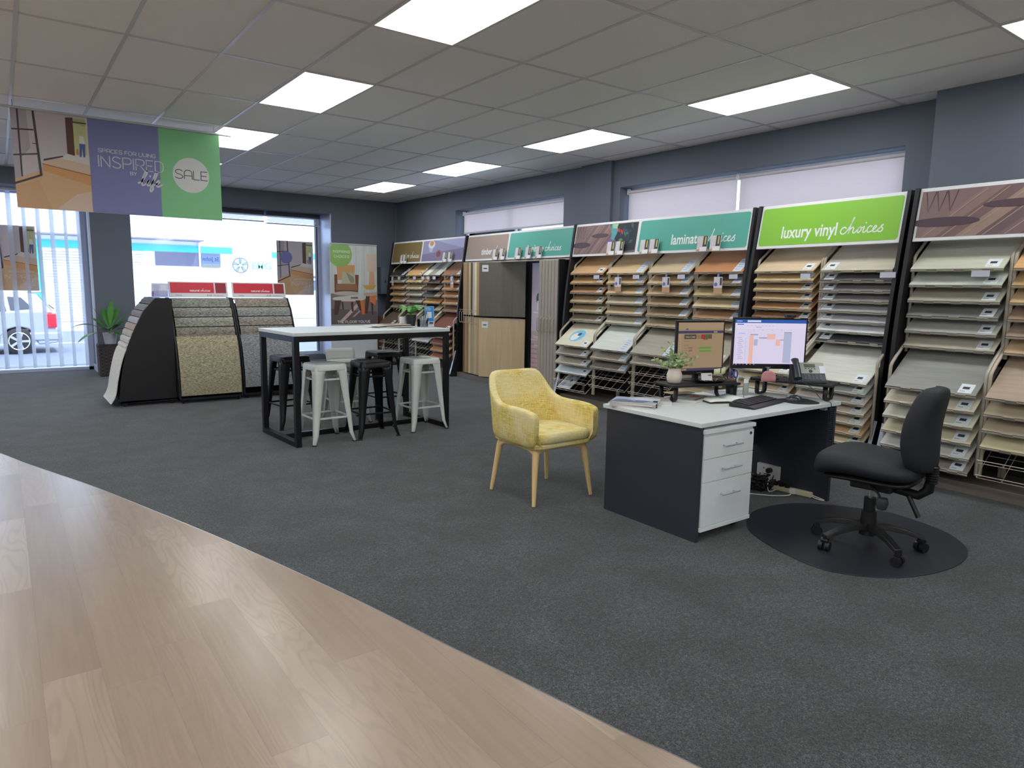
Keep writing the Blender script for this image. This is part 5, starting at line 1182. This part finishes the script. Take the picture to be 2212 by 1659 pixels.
# ---- window posters
def wposter(x0, x1, z0, z1, y, label, mirror=False, circle=True, lettering=True):
    w_, h_ = x1-x0, z1-z0
    t = B().box(0, w_, 0, h_, -.003, 0).build('window_poster', WHT, None, loc=(x0, y, z0), rot=(PI/2, 0, 0)); tag(t, label, 'poster', 'posters hanging in the front windows')
    a = Art(0, 0, w_, h_, .0006)
    roomart(a, 0, 1, .0)
    if circle: a.poly(circ(.25, .695, .165, 30, .165*w_/h_), (112, 116, 172))
    z = a.up(); kw = a.mi((226, 222, 222), k=1)
    caps(a.b, 'SPACES FOR LIVING', *a.P((.93, .285)), .022, .003, z, kw, align='r'); caps(a.b, 'INSPIRED', *a.P((.95, .185)), .062, .005, z, kw, align='r', gap=.2); caps(a.b, 'BY', *a.P((.70, .14)), .018, .003, z, kw)
    script(a.b, 'life', a.P((.74, 0))[0], .08*h_, .042, .008, z, kw)
    a.build('poster_print', t); return t
def roomart(a, x0, x1, hole):
    W_ = x1-x0; X = lambda v: x0+v*W_
    def r(p0, p1, q0, q1, c): a.rect(X(p0), X(p1), q0, q1, c)
    def p(L, c): a.poly([(X(u), v) for u, v in L], c)
    r(0, 1, 0, 1, (190, 180, 184)); p([(0,0),(1,0),(1,.35),(.36,.40),(0,.30)], (202, 166, 128)); p([(.5,0),(1,0),(1,.22),(.8,.18)], (206, 184, 166)); p([(0,0),(.45,0),(.3,.3),(0,.22)], (196, 158, 120))
    p([(.36,.40),(1,.28),(1,.40),(.36,.475)], (204, 152, 102)); p([(.36,.475),(1,.40),(1,.56),(.60,.545),(.38,.49)], (204, 180, 158)); p([(.60,.545),(1,.50),(1,.60),(.70,.60)], (206, 200, 196))
    p([(.38,.52),(.38,.50),(.64,.56),(.64,.575)], (70, 60, 64)); p([(.36,.475),(.36,.465),(1,.385),(1,.395)], (150, 106, 66))
    p([(.70,.60),(.70,.975),(.99,.975),(.99,.60)], (170, 168, 120)); p([(.70,.60),(.70,.975),(.80,.985),(.80,.585)], (92, 60, 54)); p([(.80,.60),(.80,.93),(.98,.90),(.98,.60)], (188, 190, 138)); r(.97, .99, .56, .99, (200, 198, 190)); r(.80, .98, .93, .945, (80, 70, 66))
    p([(.875,.80),(.93,.80),(.95,.72),(.87,.72)], (214, 216, 206)); p([(.87,.72),(.95,.72),(.94,.58),(.915,.58),(.905,.68),(.89,.58),(.865,.58)], (74, 92, 150)); p(circ(.902, .825, .018, 12, .024), (200, 170, 140)); p([(.82,.60),(.86,.60),(.85,.66),(.825,.66)], (186, 128, 86))
    k = (66, 60, 68)
    r(0, .085, .30, 1, (168, 160, 168)); p([(.09,.5),(.09,1),(.20,1),(.22,.62)], (166, 156, 162)); p([(.08,.32),(.10,.32),(.10,1),(.075,1)], k); p([(.32,.345),(.35,.36),(.30,1),(.27,1)], k); p([(0,.235),(.35,.345),(.35,.365),(0,.258)], k); p([(0,.785),(.28,.80),(.28,.815),(0,.80)], k); p([(0,.525),(.32,.56),(.32,.575),(0,.54)], k); r(.25, .31, .665, .673, k)
wposter(4.262, 4.965, 1.252, 2.27, 13.30, 'picture poster with a purple circle hanging in the centre window')
wposter(-.16, .515, 1.29, 2.292, 13.38, 'picture poster in the left window, seen through the sheer blind', circle=False)
# ---- sale banner
t = thing('sale_banner', 'wide ceiling-hung sale banner with blue and green panels and a floor photo', 'banner', (.19, 8.0, 3.018))
wB = 1.80
B().tube([(-.6, 0, 0), (1.92, 0, 0)], .012, 10).build('hanging_rod', mat((190, 188, 190), .4, .4), t, smooth=40)
for x in (.02, 1.75): B().tube([(x, 0, .01), (x, 0, .066)], .0025, 5).build('hook', mat((60,60,60), .4), t)
rows = [[(x, .0+.018*math.sin(x*3.1+.4)*(1-q)*1.0+.008*math.sin(x*8), -.012-(.885)*(1-q)) for x in [wB*i/24 for i in range(25)]] for q in (0, .25, .5, .75, 1)]
B().box(0, wB, -.002, .002, -.895, -.012).build('banner_cloth', mat((205, 205, 210), .6), t)
a = Art(0, -.893, wB, .88, .0022)
roomart(a, 0, .335, 0); a.rect(.335, .675, 0, 1, (118, 124, 172)); a.rect(.675, 1, 0, 1, (124, 192, 134))
z = a.up(); kw = a.mi((214, 214, 220), k=1); caps(a.b, 'SPACES FOR LIVING', *a.P((.375, .655)), .034, .0055, z, kw, gap=.22, cx=1.0)
caps(a.b, 'INSPIRED', *a.P((.375, .50)), .105, .009, z, kw, gap=.19, cx=.82); caps(a.b, 'BY', *a.P((.525, .44)), .030, .0055, z, kw)
script(a.b, 'life', a.P((.565, 0))[0], -.893+.335*.88, .062, .016, z, kw, sl=.25)
a.poly(circ(.838, .50, .098, 40, .20), (206, 208, 206)); z = a.up(); caps(a.b, 'SALE', *a.P((.838, .455)), .088, .009, z, a.mi((90, 96, 110), k=1), align='c', gap=.17)
a.build('banner_print', t, rot=(PI/2, 0, 0))
# ================================================================ THINGS ON THE DESK
DZ = .71
def riser(label, loc, rz, w_, d_, h_):
    t = thing('monitor_riser', label, 'monitor stand', loc, rz, 'black monitor risers on the desk')
    B().box(-w_/2, w_/2, -d_/2, d_/2, h_-.016, h_).build('shelf', INK, t, bevel=.002)
    for s in (-1, 1):
        x = s*(w_/2-.045)
        pts = [(-d_*.36, h_-.016), (-d_*.36, .035)]+[(-d_*.36+.03*(1-math.cos(a)), .035-.03*math.sin(a)) for a in (.4, .8, 1.2, PI/2)]+[(d_*.36-.03, .005)]+[(d_*.36-.03*(1-math.sin(a)), .035-.03*math.cos(a)) for a in (.4, .8, 1.2, PI/2)]+[(d_*.36, h_-.016)]
        rows = [[(x-.016, y, z) for y, z in pts], [(x+.016, y, z) for y, z in pts]]
        B().grid(rows).build('leg', INK, t, smooth=50, solid=.006)
    return t
riser('black monitor riser carrying the plant pot and the left monitor', (3.86, 3.06, DZ), rad(-14), .56, .235, .12)
riser('black monitor riser carrying the desk phone, at the right end of the desk', (4.575, 2.765, DZ), rad(-74.5), .56, .235, .12)
def monitor(loc, rz, w_, h_, label, art, stand_z, tilt=0, z0=.075):
    t = thing('monitor', label, 'monitor', loc, rz, 'monitors on the desk')
    Mx = Matrix.Rotation(tilt, 4, 'X')
    B().box(-w_/2, w_/2, 0, .022, z0, z0+h_).box(-w_/2+.06, w_/2-.06, .022, .05, z0+.06, z0+h_-.06).build('housing', INK, t, bevel=.004)
    B().box(-.018, .018, .03, .055, .0, z0+.12).build('neck', INK, t)
    B().lathe([(0,0),(.105,0),(.105,.006),(.03,.012),(0,.012)], (0,.04,0), 30, sy=.75).build('stand_foot', INK, t, smooth=40)
    a = Art(-w_/2+.014, z0+.028, w_-.028, h_-.044, .0015)
    b0 = a
    art(a)
    b0.build('screen', t, loc=(0, 0, 0), rot=(PI/2, 0, 0))
    B().box(-.02, .02, -.0015, 0, z0+.008, z0+.015).build('badge', mat((120, 122, 126), .3, .5), t)
    return t
def semi(a, c, s=1.0):
    key = ('scr',)+tuple(c)
    if key not in a.keys: a.keys[key] = len(a.mats); a.mats.append(emit(c, s))
    return a.keys[key]
def srect(a, x0, x1, y0, y1, c): a.z += .00015; a.b.poly([a.P(p) for p in ((x0,y0),(x1,y0),(x1,y1),(x0,y1))], a.z, semi(a, c))
def scr_left(a):
    R_ = lambda *v: srect(a, *v)
    R_(0, 1, 0, 1, (150, 128, 102)); R_(0, 1, .865, 1, (156, 134, 108)); R_(.16, .21, .845, .88, (80, 90, 120)); R_(0, 1, .775, .83, (66, 66, 92)); R_(.78, .86, .785, .82, (150, 120, 96))
    R_(0, .07, .06, .775, (156, 134, 108)); R_(.13, .39, .66, .755, (78, 68, 66)); R_(.39, .74, .66, .755, (140, 110, 80)); R_(.5, .6, .66, .755, (140, 60, 60)); R_(.6, .66, .66, .755, (70, 100, 60)); R_(.66, .74, .66, .755, (90, 80, 70)); R_(.55, .65, .645, .66, (130, 60, 50))
    for y in (.61, .53, .47, .42, .28, .22): R_(.13, .4 if y < .3 else .24, y, y+.008, (120, 100, 80))
    R_(.235, .315, .40, .44, (124, 106, 90)); R_(.235, .315, .46, .49, (124, 106, 90)); R_(.46, .735, .385, .51, (132, 140, 96)); R_(.46, .73, .39, .425, (106, 132, 72)); R_(.46, .73, .455, .495, (106, 132, 72))
    for k in range(6): R_(.015, .03, .6-.05*k, .615-.05*k, (110, 96, 84))
    R_(0, 1, 0, .055, (70, 66, 88)); R_(.02, .2, .008, .045, (140, 118, 96))
    a.z += .0002; ki = semi(a, (170, 150, 130)); text(a.b, 'WELCOME', *a.P((.15, .685)), .012, a.z, ki, .01)
def scr_right(a):
    R_ = lambda *v: srect(a, *v)
    W0 = (216, 208, 232)
    R_(0, 1, 0, 1, W0); R_(0, 1, .925, 1, (52, 92, 170)); R_(.17, .36, .945, .985, (214, 216, 236)); R_(.02, .1, .955, .975, (150, 180, 225)); R_(.0, 1, .80, .925, (220, 212, 236)); R_(.03, .12, .885, .905, (60, 90, 190))
    for k in range(8): R_(.17+.05*k, .195+.05*k, .86, .868, (170, 170, 205))
    R_(.29, .37, .83, .838, (120, 120, 150)); R_(.05, .145, .69, .705, (150, 180, 230))
    for k in range(12): R_(.055 if k % 3 else .04, .10+.03*((k*7) % 3)/2, .60-.042*k, .608-.042*k, (140, 145, 175))
    R_(.155, .158, .1, .6, (160, 160, 180)); R_(.185, .187, .05, .8, (195, 190, 210)); R_(.012, .02, .05, .8, (205, 200, 225))
    PK = (230, 182, 170); GY = (160, 166, 196); G2 = (176, 180, 208)
    R_(.215, .325, .655, .685, GY); R_(.205, .265, .03, .65, PK); R_(.27, .325, .43, .57, G2); R_(.34, .46, .585, .615, GY); R_(.455, .57, .57, .69, PK); R_(.45, .60, .668, .695, (150,120,120)) if False else None
    R_(.58, .64, .43, .57, PK); R_(.64, .70, .545, .57, GY); R_(.69, .80, .05, .73, G2); R_(.69, .80, .72, .73, (120, 125, 150))
    for k in range(5): R_(.25+.13*k, .27+.13*k, .77, .778, (160, 160, 180))
    R_(0, 1, 0, .028, (40, 38, 52)); 
    for k, c in enumerate(((220,220,230),(90,130,210),(190,80,60),(220,220,220),(230,140,60),(180,190,210))): R_(.03+.05*k, .045+.05*k, .007, .021, c)
monitor((3.925, 3.10, DZ+.12), rad(-14), .41, .38, 'left computer monitor with a warm dimmed screen, above the tray of clips', scr_left, 0, 0, .045)
monitor((4.445, 2.90, DZ+.12), rad(-33), .55, .37, 'right wide computer monitor showing a pale calendar screen', scr_right, 0)
t = thing('webcam', 'small black webcam clipped on top of the right monitor', 'webcam', (4.565, 2.82, DZ+.12+.447), rad(-33))
B().box(-.035, .035, -.012, .03, 0, .022).build('body', INK, t, bevel=.005); B().cyl((0, -.012, .012), (0, -.016, .012), .008, 14).build('lens', mat((60, 60, 66), .1), t)
B().box(.02, .06, -.016, .0, -.008, .0).build('clip', mat((150, 150, 145), .5), t)
# potted eucalyptus
t = thing('potted_plant', 'small leafy green plant in a round cream pot on the left riser', 'potted plant', (3.665, 3.10, DZ+.12))
B().lathe([(0,0),(.035,0),(.045,.01),(.052,.035),(.052,.06),(.043,.085),(.041,.095),(.047,.105),(.044,.105),(.037,.092),(0,.085)], seg=32).build('pot', mat((218, 208, 192), .3), t, smooth=50)
random.seed(21)
PG = [mat((122, 150, 98), .5, k=1.1, var=.2), mat((160, 178, 122), .5, k=1.1), mat((96, 128, 92), .5, k=1.1)]
for k in range(15):
    a_ = 2*PI*k/15+random.uniform(-.3, .3); sp_ = random.uniform(.15, 1.0); h_ = random.uniform(.09, .18)*(1.25-.6*sp_); r_ = .15*sp_
    if math.cos(a_) < -.3: r_ *= 1.15
    b = B(); st_ = [Vector((r_*math.cos(a_)*q**1.3, r_*math.sin(a_)*q**1.3, .09+h_*q-.03*sp_*q*q)) for q in [i/7 for i in range(8)]]
    b.tube(st_, .0012, 4, 2)
    for i in range(2, 8):
        for s_ in range(3):
            d_ = Vector((random.uniform(-1, 1), random.uniform(-1, 1), random.uniform(-.3, .9))).normalized(); u_ = d_.orthogonal().normalized(); l_ = random.uniform(.010, .017); c_ = st_[i]+d_*l_
            b.add([c_-d_*l_, c_-d_*l_*.2+u_*l_*.6, c_+d_*l_*.7+u_*l_*.4, c_+d_*l_, c_+d_*l_*.7-u_*l_*.4, c_-d_*l_*.2-u_*l_*.6], [(0,1,2,3,4,5)], random.choice((0, 0, 1, 1)))
    b.build('sprig', PG, t, solid='flat')
# tray of clips with card holder
t = thing('clip_tray', 'round black tray full of paper clips and pins on the left riser', 'tray', (3.93, 3.0, DZ+.12), rad(-14))
B().lathe([(0,0),(.10,0),(.125,.018),(.122,.018),(.098,.005),(0,.005)], seg=32, sy=.55).build('dish', mat((18, 18, 20), .15), t, smooth=40)
b = B(); random.seed(5)
for k in range(34):
    x, y, a_ = random.uniform(-.085, .085), random.uniform(-.038, .038), random.uniform(0, PI); l_ = .016
    b.tube([(x-l_*math.cos(a_), y-l_*math.sin(a_), .008+.012*random.random()), (x+l_*math.cos(a_), y+l_*math.sin(a_), .010+.014*random.random())], .0022, 5, k % 3)
tag(b.build('paper_clips', [mat((190,190,196), .25, .8), mat((110, 70, 52), .5), mat((60, 62, 70), .4)], t), None, None, kind='stuff')
t = thing('business_cards', 'white business card standing in the tray of paper clips', 'card', (3.90, 3.01, DZ+.13), rad(-20)); B().box(-.042, .042, -.002, .002, 0, .055, 0, Matrix.Rotation(rad(-12), 4, 'X')).build('card', mat((222, 224, 226), .4), t); B().box(.01, .035, -.004, -.0025, .036, .043, 0, Matrix.Rotation(rad(-12), 4, 'X')).build('print', mat((110, 112, 116), .5), t)
t = thing('note_holder', 'pale yellow-green sticky notes standing on a small dark holder', 'note holder', (4.04, 2.95, DZ+.12), rad(-20))
B().box(-.06, .06, -.03, .04, 0, .016).tube([(0,.0,.014), (-.045,.0,.06)], .003, 6).build('holder', mat((52, 56, 60), .35), t, bevel=.004)
b = B(); 
for s in (-1, 1):
    b.grid([[(-.055+s*.004+s*.042*q, -.004+.012*q*q, z+.006*q*(1 if s > 0 else -1)) for q in (0, .5, 1)] for z in (.055, .075, .098)])
b.build('sticky_note', mat((214, 220, 172), .7, k=1.1), t, smooth=60, solid=.001)
B().box(.02, .055, -.02, .02, .016, .024).build('note_pad', mat((150, 90, 60), .6), t)
# pen cup, scissors, tube, pink note
t = thing('pen_cup', 'black pen cup holding pens and blue scissors, between the two risers', 'pen holder', (4.12, 2.965, DZ))
B().lathe([(0,0),(.036,0),(.040,.095),(.037,.095),(.033,.006),(0,.006)], seg=24).build('cup', mat((26, 26, 28), .25), t, smooth=40)
for k, (dx, dy, c, l_) in enumerate(((.02,0,(225,225,225),.15),(.03,.01,(130,185,60),.14),(-.01,.02,(30,30,34),.15),(.035,-.01,(235,235,235),.16),(.0,-.02,(40,40,46),.14))):
    B().tube([(dx*.3, dy*.3, .01), (dx*1.5, dy*1.5, l_)], .0045, 8).build('pen', mat(c, .35), t)
t2 = thing('scissors', 'scissors with blue handles standing in the black pen cup', 'scissors', (4.11, 2.965, DZ+.02), rad(-30))
B().tube([(0,0,0), (.012,0,.12)], .004, 6).build('blade', mat((190,192,196), .2, .9), t2)
for s in (-1, 1): B().tube([(.016+s*.016+.013*math.cos(q*PI/6), 0, .15+.026*math.sin(q*PI/6)) for q in range(12)], .005, 8, closed=True).build('handle', mat((60, 76, 150), .4), t2, smooth=60)
t = thing('cream_tube', 'white and grey squeeze tube standing on its cap beside the pen cup', 'tube', (4.165, 2.88, DZ))
B().cyl((0,0,0), (0,0,.028), .015, 18).build('cap', mat((236,238,238), .3), t, smooth=40)
rows = [[(r1*math.cos(2*PI*k/18), r2*math.sin(2*PI*k/18), z) for k in range(18)] for z, r1, r2 in ((.028,.017,.017),(.04,.020,.020),(.09,.024,.018),(.115,.026,.010),(.145,.027,.0015))]
b = B().grid(rows[:4], cv=True, m=0).grid(rows[3:], cv=True, m=1); b.build('body', [mat((178,182,178), .25, .2), mat((226,232,234), .3)], t, smooth=60)
t = thing('pink_sticky_note', 'pink domed sticky note pad hanging under the right monitor', 'note', (4.33, 2.82, DZ+.12), rad(-30))
rows = [[(x*1.0, -.006+.006*math.cos(x*40), z) for x in (-hw, -hw*.5, 0, hw*.5, hw)] for z, hw in ((.0,.052),(.02,.055),(.045,.052),(.062,.042),(.074,.024))]
B().grid(rows).build('pad', mat((205, 140, 146), .7, k=1.1), t, smooth=60, solid=.003)
B().box(-.006, .006, .0, .012, -.001, .10).build('clip', mat((120,120,124), .3), t)
# desk phone
t = thing('desk_phone', 'grey and silver desk telephone with its handset at the left, on the right riser', 'telephone', (4.56, 2.665, DZ+.12), rad(-42))
RX = rad(52)
pb = B().prism([(-.075, 0), (-.075, .02), (.035, .135), (.055, .13), (.055, 0)], -.055, .115, 'x').build('base', mat((62, 68, 76), .4), t, bevel=.005)
sl_ = math.hypot(.11, .115); an = math.atan2(.115, .11)
pl_ = B().box(-.048, .110, .058, sl_-.003, 0, .003).build('silver_panel', mat((156, 160, 152), .3, .3), t, loc=(0, -.075, .0205), rot=(an, 0, 0), bevel=.002)
B().box(-.02, .055, sl_-.048, sl_-.018, .003, .0045).build('display', mat((92, 98, 78), .2), pl_)
B().cyl((.018, .078, .003), (.018, .078, .006), .013, 20).build('navigation_key', mat((52, 58, 66), .4), pl_, smooth=40)
b = B()
for k in range(4): b.box(-.018+.02*k, -.006+.02*k, .098, .102, .003, .005)
b.build('soft_keys', INK, pl_)
b = B()
for r_ in range(4):
    for c_ in range(5): b.box(-.035+.026*c_, -.021+.026*c_, .008+.012*r_, .015+.012*r_, 0, .0035)
b.build('keypad', mat((110, 116, 122), .4), t, loc=(0, -.075, .021), rot=(an, 0, 0), bevel=.001)
h_ = B(); rows = []
for q in range(13):
    u = q/12; y = .004+u*.165; zz = .020+.013*math.sin(PI*u)*1.0+(.0 if .2 < u < .8 else .0); wd = .026-.006*math.sin(PI*u); tk = .020-.009*math.sin(PI*u)
    rows.append([(-.083+wd*math.cos(a), y, zz+tk*math.sin(a)) for a in [2*PI*k/14 for k in range(14)]])
h_.grid(rows, cv=True); h_.f += [list(range(14)), [len(h_.v)-14+i for i in range(13, -1, -1)]]; h_.m += [0, 0]
h_.build('handset', mat((52, 58, 66), .3), t, loc=(0, -.082, .018), rot=(an, 0, 0), smooth=70)
B().prism([(-.08, 0), (-.08, .012), (.035, .120), (.05, .115), (.05, 0)], -.108, -.055, 'x').build('cradle', mat((40, 44, 52), .4), t, bevel=.003)
B().box(.078, .118, .06, .125, .004, .006).build('paper_label', mat((214, 220, 228), .5, k=1.1), t, loc=(0, -.075, .0205), rot=(an, 0, 0))
# handset cord: coils hanging over the desk edge
cd = B(); P_ = [(4.46,2.62,.835),(4.47,2.56,.80),(4.50,2.52,.74),(4.505,2.475,.722),(4.515,2.448,.715),(4.515,2.442,.69)]
cd.tube([(v.x, v.y, v.z) for v in catmull(P_, 5)], .0025, 6)
coil = []
for k in range(30*8):
    u = k/(30*8); a_ = 2*PI*k/8; z = .69-.42*u; coil.append((4.515-.05*u+.011*math.cos(a_)+.02*math.sin(u*3), 2.438+.011*math.sin(a_)-.01*u, z))
for s_ in (0,): cd.tube(coil, .0018, 5)
coil2 = [(4.475-.012*u_+.0, 2.43, .27+.42*u_) for u_ in (0, .3, .6, 1)]
cd.tube(coil2, .0018, 5)
o = cd.build('telephone_cord', mat((48, 52, 66), .35), None, smooth=60); tag(o, 'coiled black telephone cord hanging over the front edge of the desk', 'cord')
# keyboard
t = thing('keyboard', 'black computer keyboard at the front middle of the desk', 'keyboard', (4.03, 2.70, DZ), rad(9))
B().prism([(-.095, .003), (-.095, .010), (-.06, .018), (.075, .032), (.08, .028), (.08, .003)], -.225, .225, 'x').build('case', mat((34, 34, 38), .4), t, bevel=.002)
b = B()
for r_ in range(5):
    n_ = 17
    for c_ in range(n_):
        x = -.212+c_*.0250; y = -.048+r_*.0235; z = .0195+(y+.06)*.104
        b.box(x, x+.0215, y, y+.019, z, z+.006)
b.build('keys', mat((44, 44, 48), .45), t, bevel=.001, bseg=1)
t = thing('mouse', 'black and silver computer mouse on the dark mouse mat', 'mouse', (4.41, 2.655, DZ+.004), rad(50))
rows = [[(hw*math.cos(a), y, max(0, h__*math.sin(a))) for a in [PI*k/10 for k in range(11)]] for y, hw, h__ in ((-.055,.012,.008),(-.05,.024,.02),(-.02,.031,.034),(.01,.031,.036),(.04,.028,.026),(.056,.018,.014),(.06,.01,.006))]
B().grid(rows).build('shell', mat((60, 64, 70), .2, .3), t, smooth=80); B().tube([(0,.035,.028),(0,.05,.021)], .005, 8).build('scroll_wheel', mat((190,192,196), .2, .7), t)
b = B(); mpts = [(v.x, v.y) for v in catmull([(-.10,.09),(.08,.10),(.12,.02),(.11,-.10),(.02,-.14),(-.08,-.11),(-.12,0)], 5, True)]
tag(b.prism(mpts, 0, .004, 'z').build('mouse_mat', mat((30, 31, 36), .5), None, loc=(4.40, 2.63, DZ), rot=(0,0,rad(-30))), 'black curved mouse mat under the mouse, by the desk edge', 'mouse mat')
# notebook (open), papers
t = thing('open_notebook', 'open white notebook with curling pages on the desk behind the keyboard', 'notebook', (3.95, 2.90, DZ), rad(-24))
B().box(-.155, .155, -.10, .10, 0, .006).build('cover', mat((80, 62, 58), .5), t, bevel=.001)
rows = [[(x, y, .006+.026*max(0, math.sin(PI*min(1, (x+.0)/.15)))**.6*(1 if x > 0 else 0)+.010*(1 if x < 0 else .2)*(1 if x > -.15 else .6)) for y in (-.097, 0, .097)] for x in (-.15,-.12,-.06,-.01,.0,.02,.06,.10,.13,.148)]
b = B().grid(rows); b.build('pages', mat((226, 232, 228), .6, k=1.1), t, smooth=50, solid=.005)
flatbook('newspaper', 'folded catalogue with a red patch under the left monitor riser', 'catalogue', (3.80, 3.08, DZ), rad(18), .30, .22, .018, (170, 172, 176), art=lambda a: (a.rect(.5, .82, .25, .5, (196, 84, 66)), a.rect(.08, .4, .5, .9, (200, 202, 206)), a.rect(.1, .9, .05, .15, (90, 84, 80))))
flatbook('envelope', 'brown card envelope propped at the back edge of the desk', 'envelope', (3.83, 3.19, DZ+.03), rad(-12), .20, .10, .004, (190, 160, 116))
flatbook('clear_folder', 'clear plastic document sleeve lying at the back right of the desk', 'folder', (4.30, 3.10, DZ), rad(-20), .34, .22, .004, (150, 158, 168), art=lambda a: (a.poly([(.1,.1),(.8,.3),(.9,.8),(.2,.7)], (176, 184, 192)), a.poly([(.3,.4),(.7,.45),(.6,.6)], (205, 210, 216))))
flatbook('note_sheet', 'white paper sheets at the back of the desk between the risers', 'paper', (4.12, 3.14, DZ), rad(-12), .24, .14, .003, (226, 228, 228))
# magazine stack with black clip
for k, (dx, dy, a_, c) in enumerate(((0,0,-2,(150,146,140)), (.004,.003,2,(176,172,166)), (-.004,0,-4,(140,138,134)), (.003,-.002,1,(166,162,158)))):
    t = flatbook('catalogue', ['bottom', 'second', 'third', 'top'][k]+' catalogue of the thick stack on the near left corner of the desk'+(', blue-grey cover' if k == 3 else ''), 'catalogue', (3.29+dx, 3.10+dy, DZ+.009*k), rad(-58+a_), .29, .21, .0085, c, grp='catalogues stacked on the desk corner',
        art=(lambda a: (a.rect(0, 1, 0, 1, (150, 158, 182)), a.poly([(0,0),(.7,0),(.9,.55),(.1,.5)], (84, 96, 128)), a.poly([(.3,.5),(1,.45),(1,1),(.5,1)], (190, 196, 212)), a.poly([(.42,.30),(.52,.28),(.5,.38)], (205, 215, 235)))) if k == 3 else None)
flatbook('catalogue', 'catalogue lying half on the thick stack, nearer the riser', 'catalogue', (3.47, 3.13, DZ), rad(-38), .25, .18, .022, (160, 158, 160), grp='catalogues stacked on the desk corner')
t = thing('binder_clip', 'black band clip around the near side of the catalogue stack', 'clip', (3.335, 2.965, DZ), rad(-58+90)); B().box(-.006, .022, -.014, .014, .0365, .041).box(-.009, -.005, -.014, .014, 0, .041).build('band', mat((20,20,22), .25), t)
t = thing('tape_roll', 'black tape roll standing against the riser leg', 'tape', (3.61, 3.07, DZ+.022), rad(20)); B().tube([(.016*math.cos(2*PI*k/20), 0, .016*math.sin(2*PI*k/20)) for k in range(20)], .006, 8, closed=True).build('roll', mat((18,18,20), .3), t, smooth=60)
# cables behind the right monitor
for nm_, c, pts, lb in (('network_cable', (206, 204, 60), [(4.36,3.02,.86),(4.50,2.98,.84),(4.58,2.86,.825),(4.56,2.78,.834)], 'yellow network cable looping behind the desk phone'),
    ('network_cable', (46, 84, 60), [(4.36,3.03,.875),(4.46,3.02,.865),(4.60,2.92,.845)], 'dark green cable looping behind the desk phone'),):
    tag(B().tube([(v.x, v.y, v.z) for v in catmull(pts, 6)], .003, 6).build(nm_, mat(c, .4), None, smooth=60), lb, 'cable')
# sockets, power strip and cable nest under the desk
t = thing('wall_socket_box', 'white double power outlet box on the inner side of the desk end panel', 'power outlet', (4.60, 2.925, .06))
B().box(-.035, 0, .005, .09, .008, .108).box(-.045, 0, -.09, .003, .005, .108).build('box', mat((206, 208, 206), .4), t, bevel=.003)
B().cyl((-.036,.06,.03),(-.038,.06,.03), .006, 10).cyl((-.036,.03,.08),(-.038,.03,.08), .005, 10).build('socket_slots', INK, t)
B().cyl((-.045,-.03,.075), (-.075,-.03,.075), .020, 18).build('black_plug', mat((20,20,22), .4), t, smooth=40); B().cyl((-.045,-.045,.03), (-.065,-.045,.03), .020, 18).build('white_plug', mat((220,220,216), .4), t, smooth=40)
t = thing('power_strip', 'cream power strip on the floor along the desk end panel', 'power strip', (4.57, 2.73, 0), rad(8))
B().box(-.022, .022, -.16, .14, 0.002, .038).build('body', mat((214, 210, 176), .4), t, bevel=.004)
B().box(-.05, -.02, -.05, -.01, .008, .045).build('white_adapter', mat((228,228,228), .35), t, bevel=.004)
for k in range(3): B().cyl((-.01,.02+.045*k,.038), (-.01,.02+.045*k,.065), .018, 16).build('black_plug', mat((20,20,22), .4), t, smooth=40)
B().tube([(v.x, v.y, v.z) for v in catmull([(0,-.15,.02),(-.01,-.21,.012),(-.025,-.25,.010),(-.045,-.25,.010),(-.03,-.19,.01),(0,-.15,.014)], 6)], .004, 6).build('cord_loop', mat((222,222,214), .4), t, smooth=60)
tag(B().tube([(v.x, v.y, v.z) for v in catmull([(4.53,2.70,.02),(4.47,2.68,.012),(4.38,2.74,.008),(4.28,2.86,.008),(4.16,3.0,.008)], 6)], .004, 6).build('white_cable', mat((218,218,210), .4), None, smooth=60), 'white cable curving over the floor from the power strip', 'cable')
tag(B().tube([(v.x, v.y, v.z) for v in catmull([(4.54,2.88,.09),(4.48,2.86,.05),(4.44,2.82,.01),(4.50,2.80,.02)], 6)], .0035, 6).build('white_cable', mat((218,218,210), .4), None, smooth=60), 'white cord dropping from the outlet box to the floor', 'cable')
tag(B().tube([(v.x, v.y, v.z) for v in catmull([(4.56,2.985,.09),(4.54,2.99,.03),(4.46,2.98,.012),(4.40,3.02,.012)], 6)], .0035, 6).build('cream_cable', mat((200,190,140), .4), None, smooth=60), 'cream cord from the left half of the outlet box', 'cable')
random.seed(31)
b = B()
for k in range(22):
    c_ = Vector((4.42+random.uniform(-.05, .07), 2.93+random.uniform(-.07, .07), .03)); pts = []
    for q in range(5): pts.append(c_+Vector((random.uniform(-.09, .09), random.uniform(-.09, .09), random.uniform(-.015, .09))))
    b.tube([(v.x, v.y, max(.006, v.z)) for v in catmull([tuple(p) for p in pts], 5)], random.choice((.004, .005, .0035)), 6)
b.box(4.40, 4.52, 2.86, 2.98, .002, .04)
tag(b.build('cable_nest', mat((22, 22, 25), .4), None, smooth=60), 'tangle of black cables and adapters under the desk behind the drawers', 'cables', kind='stuff')
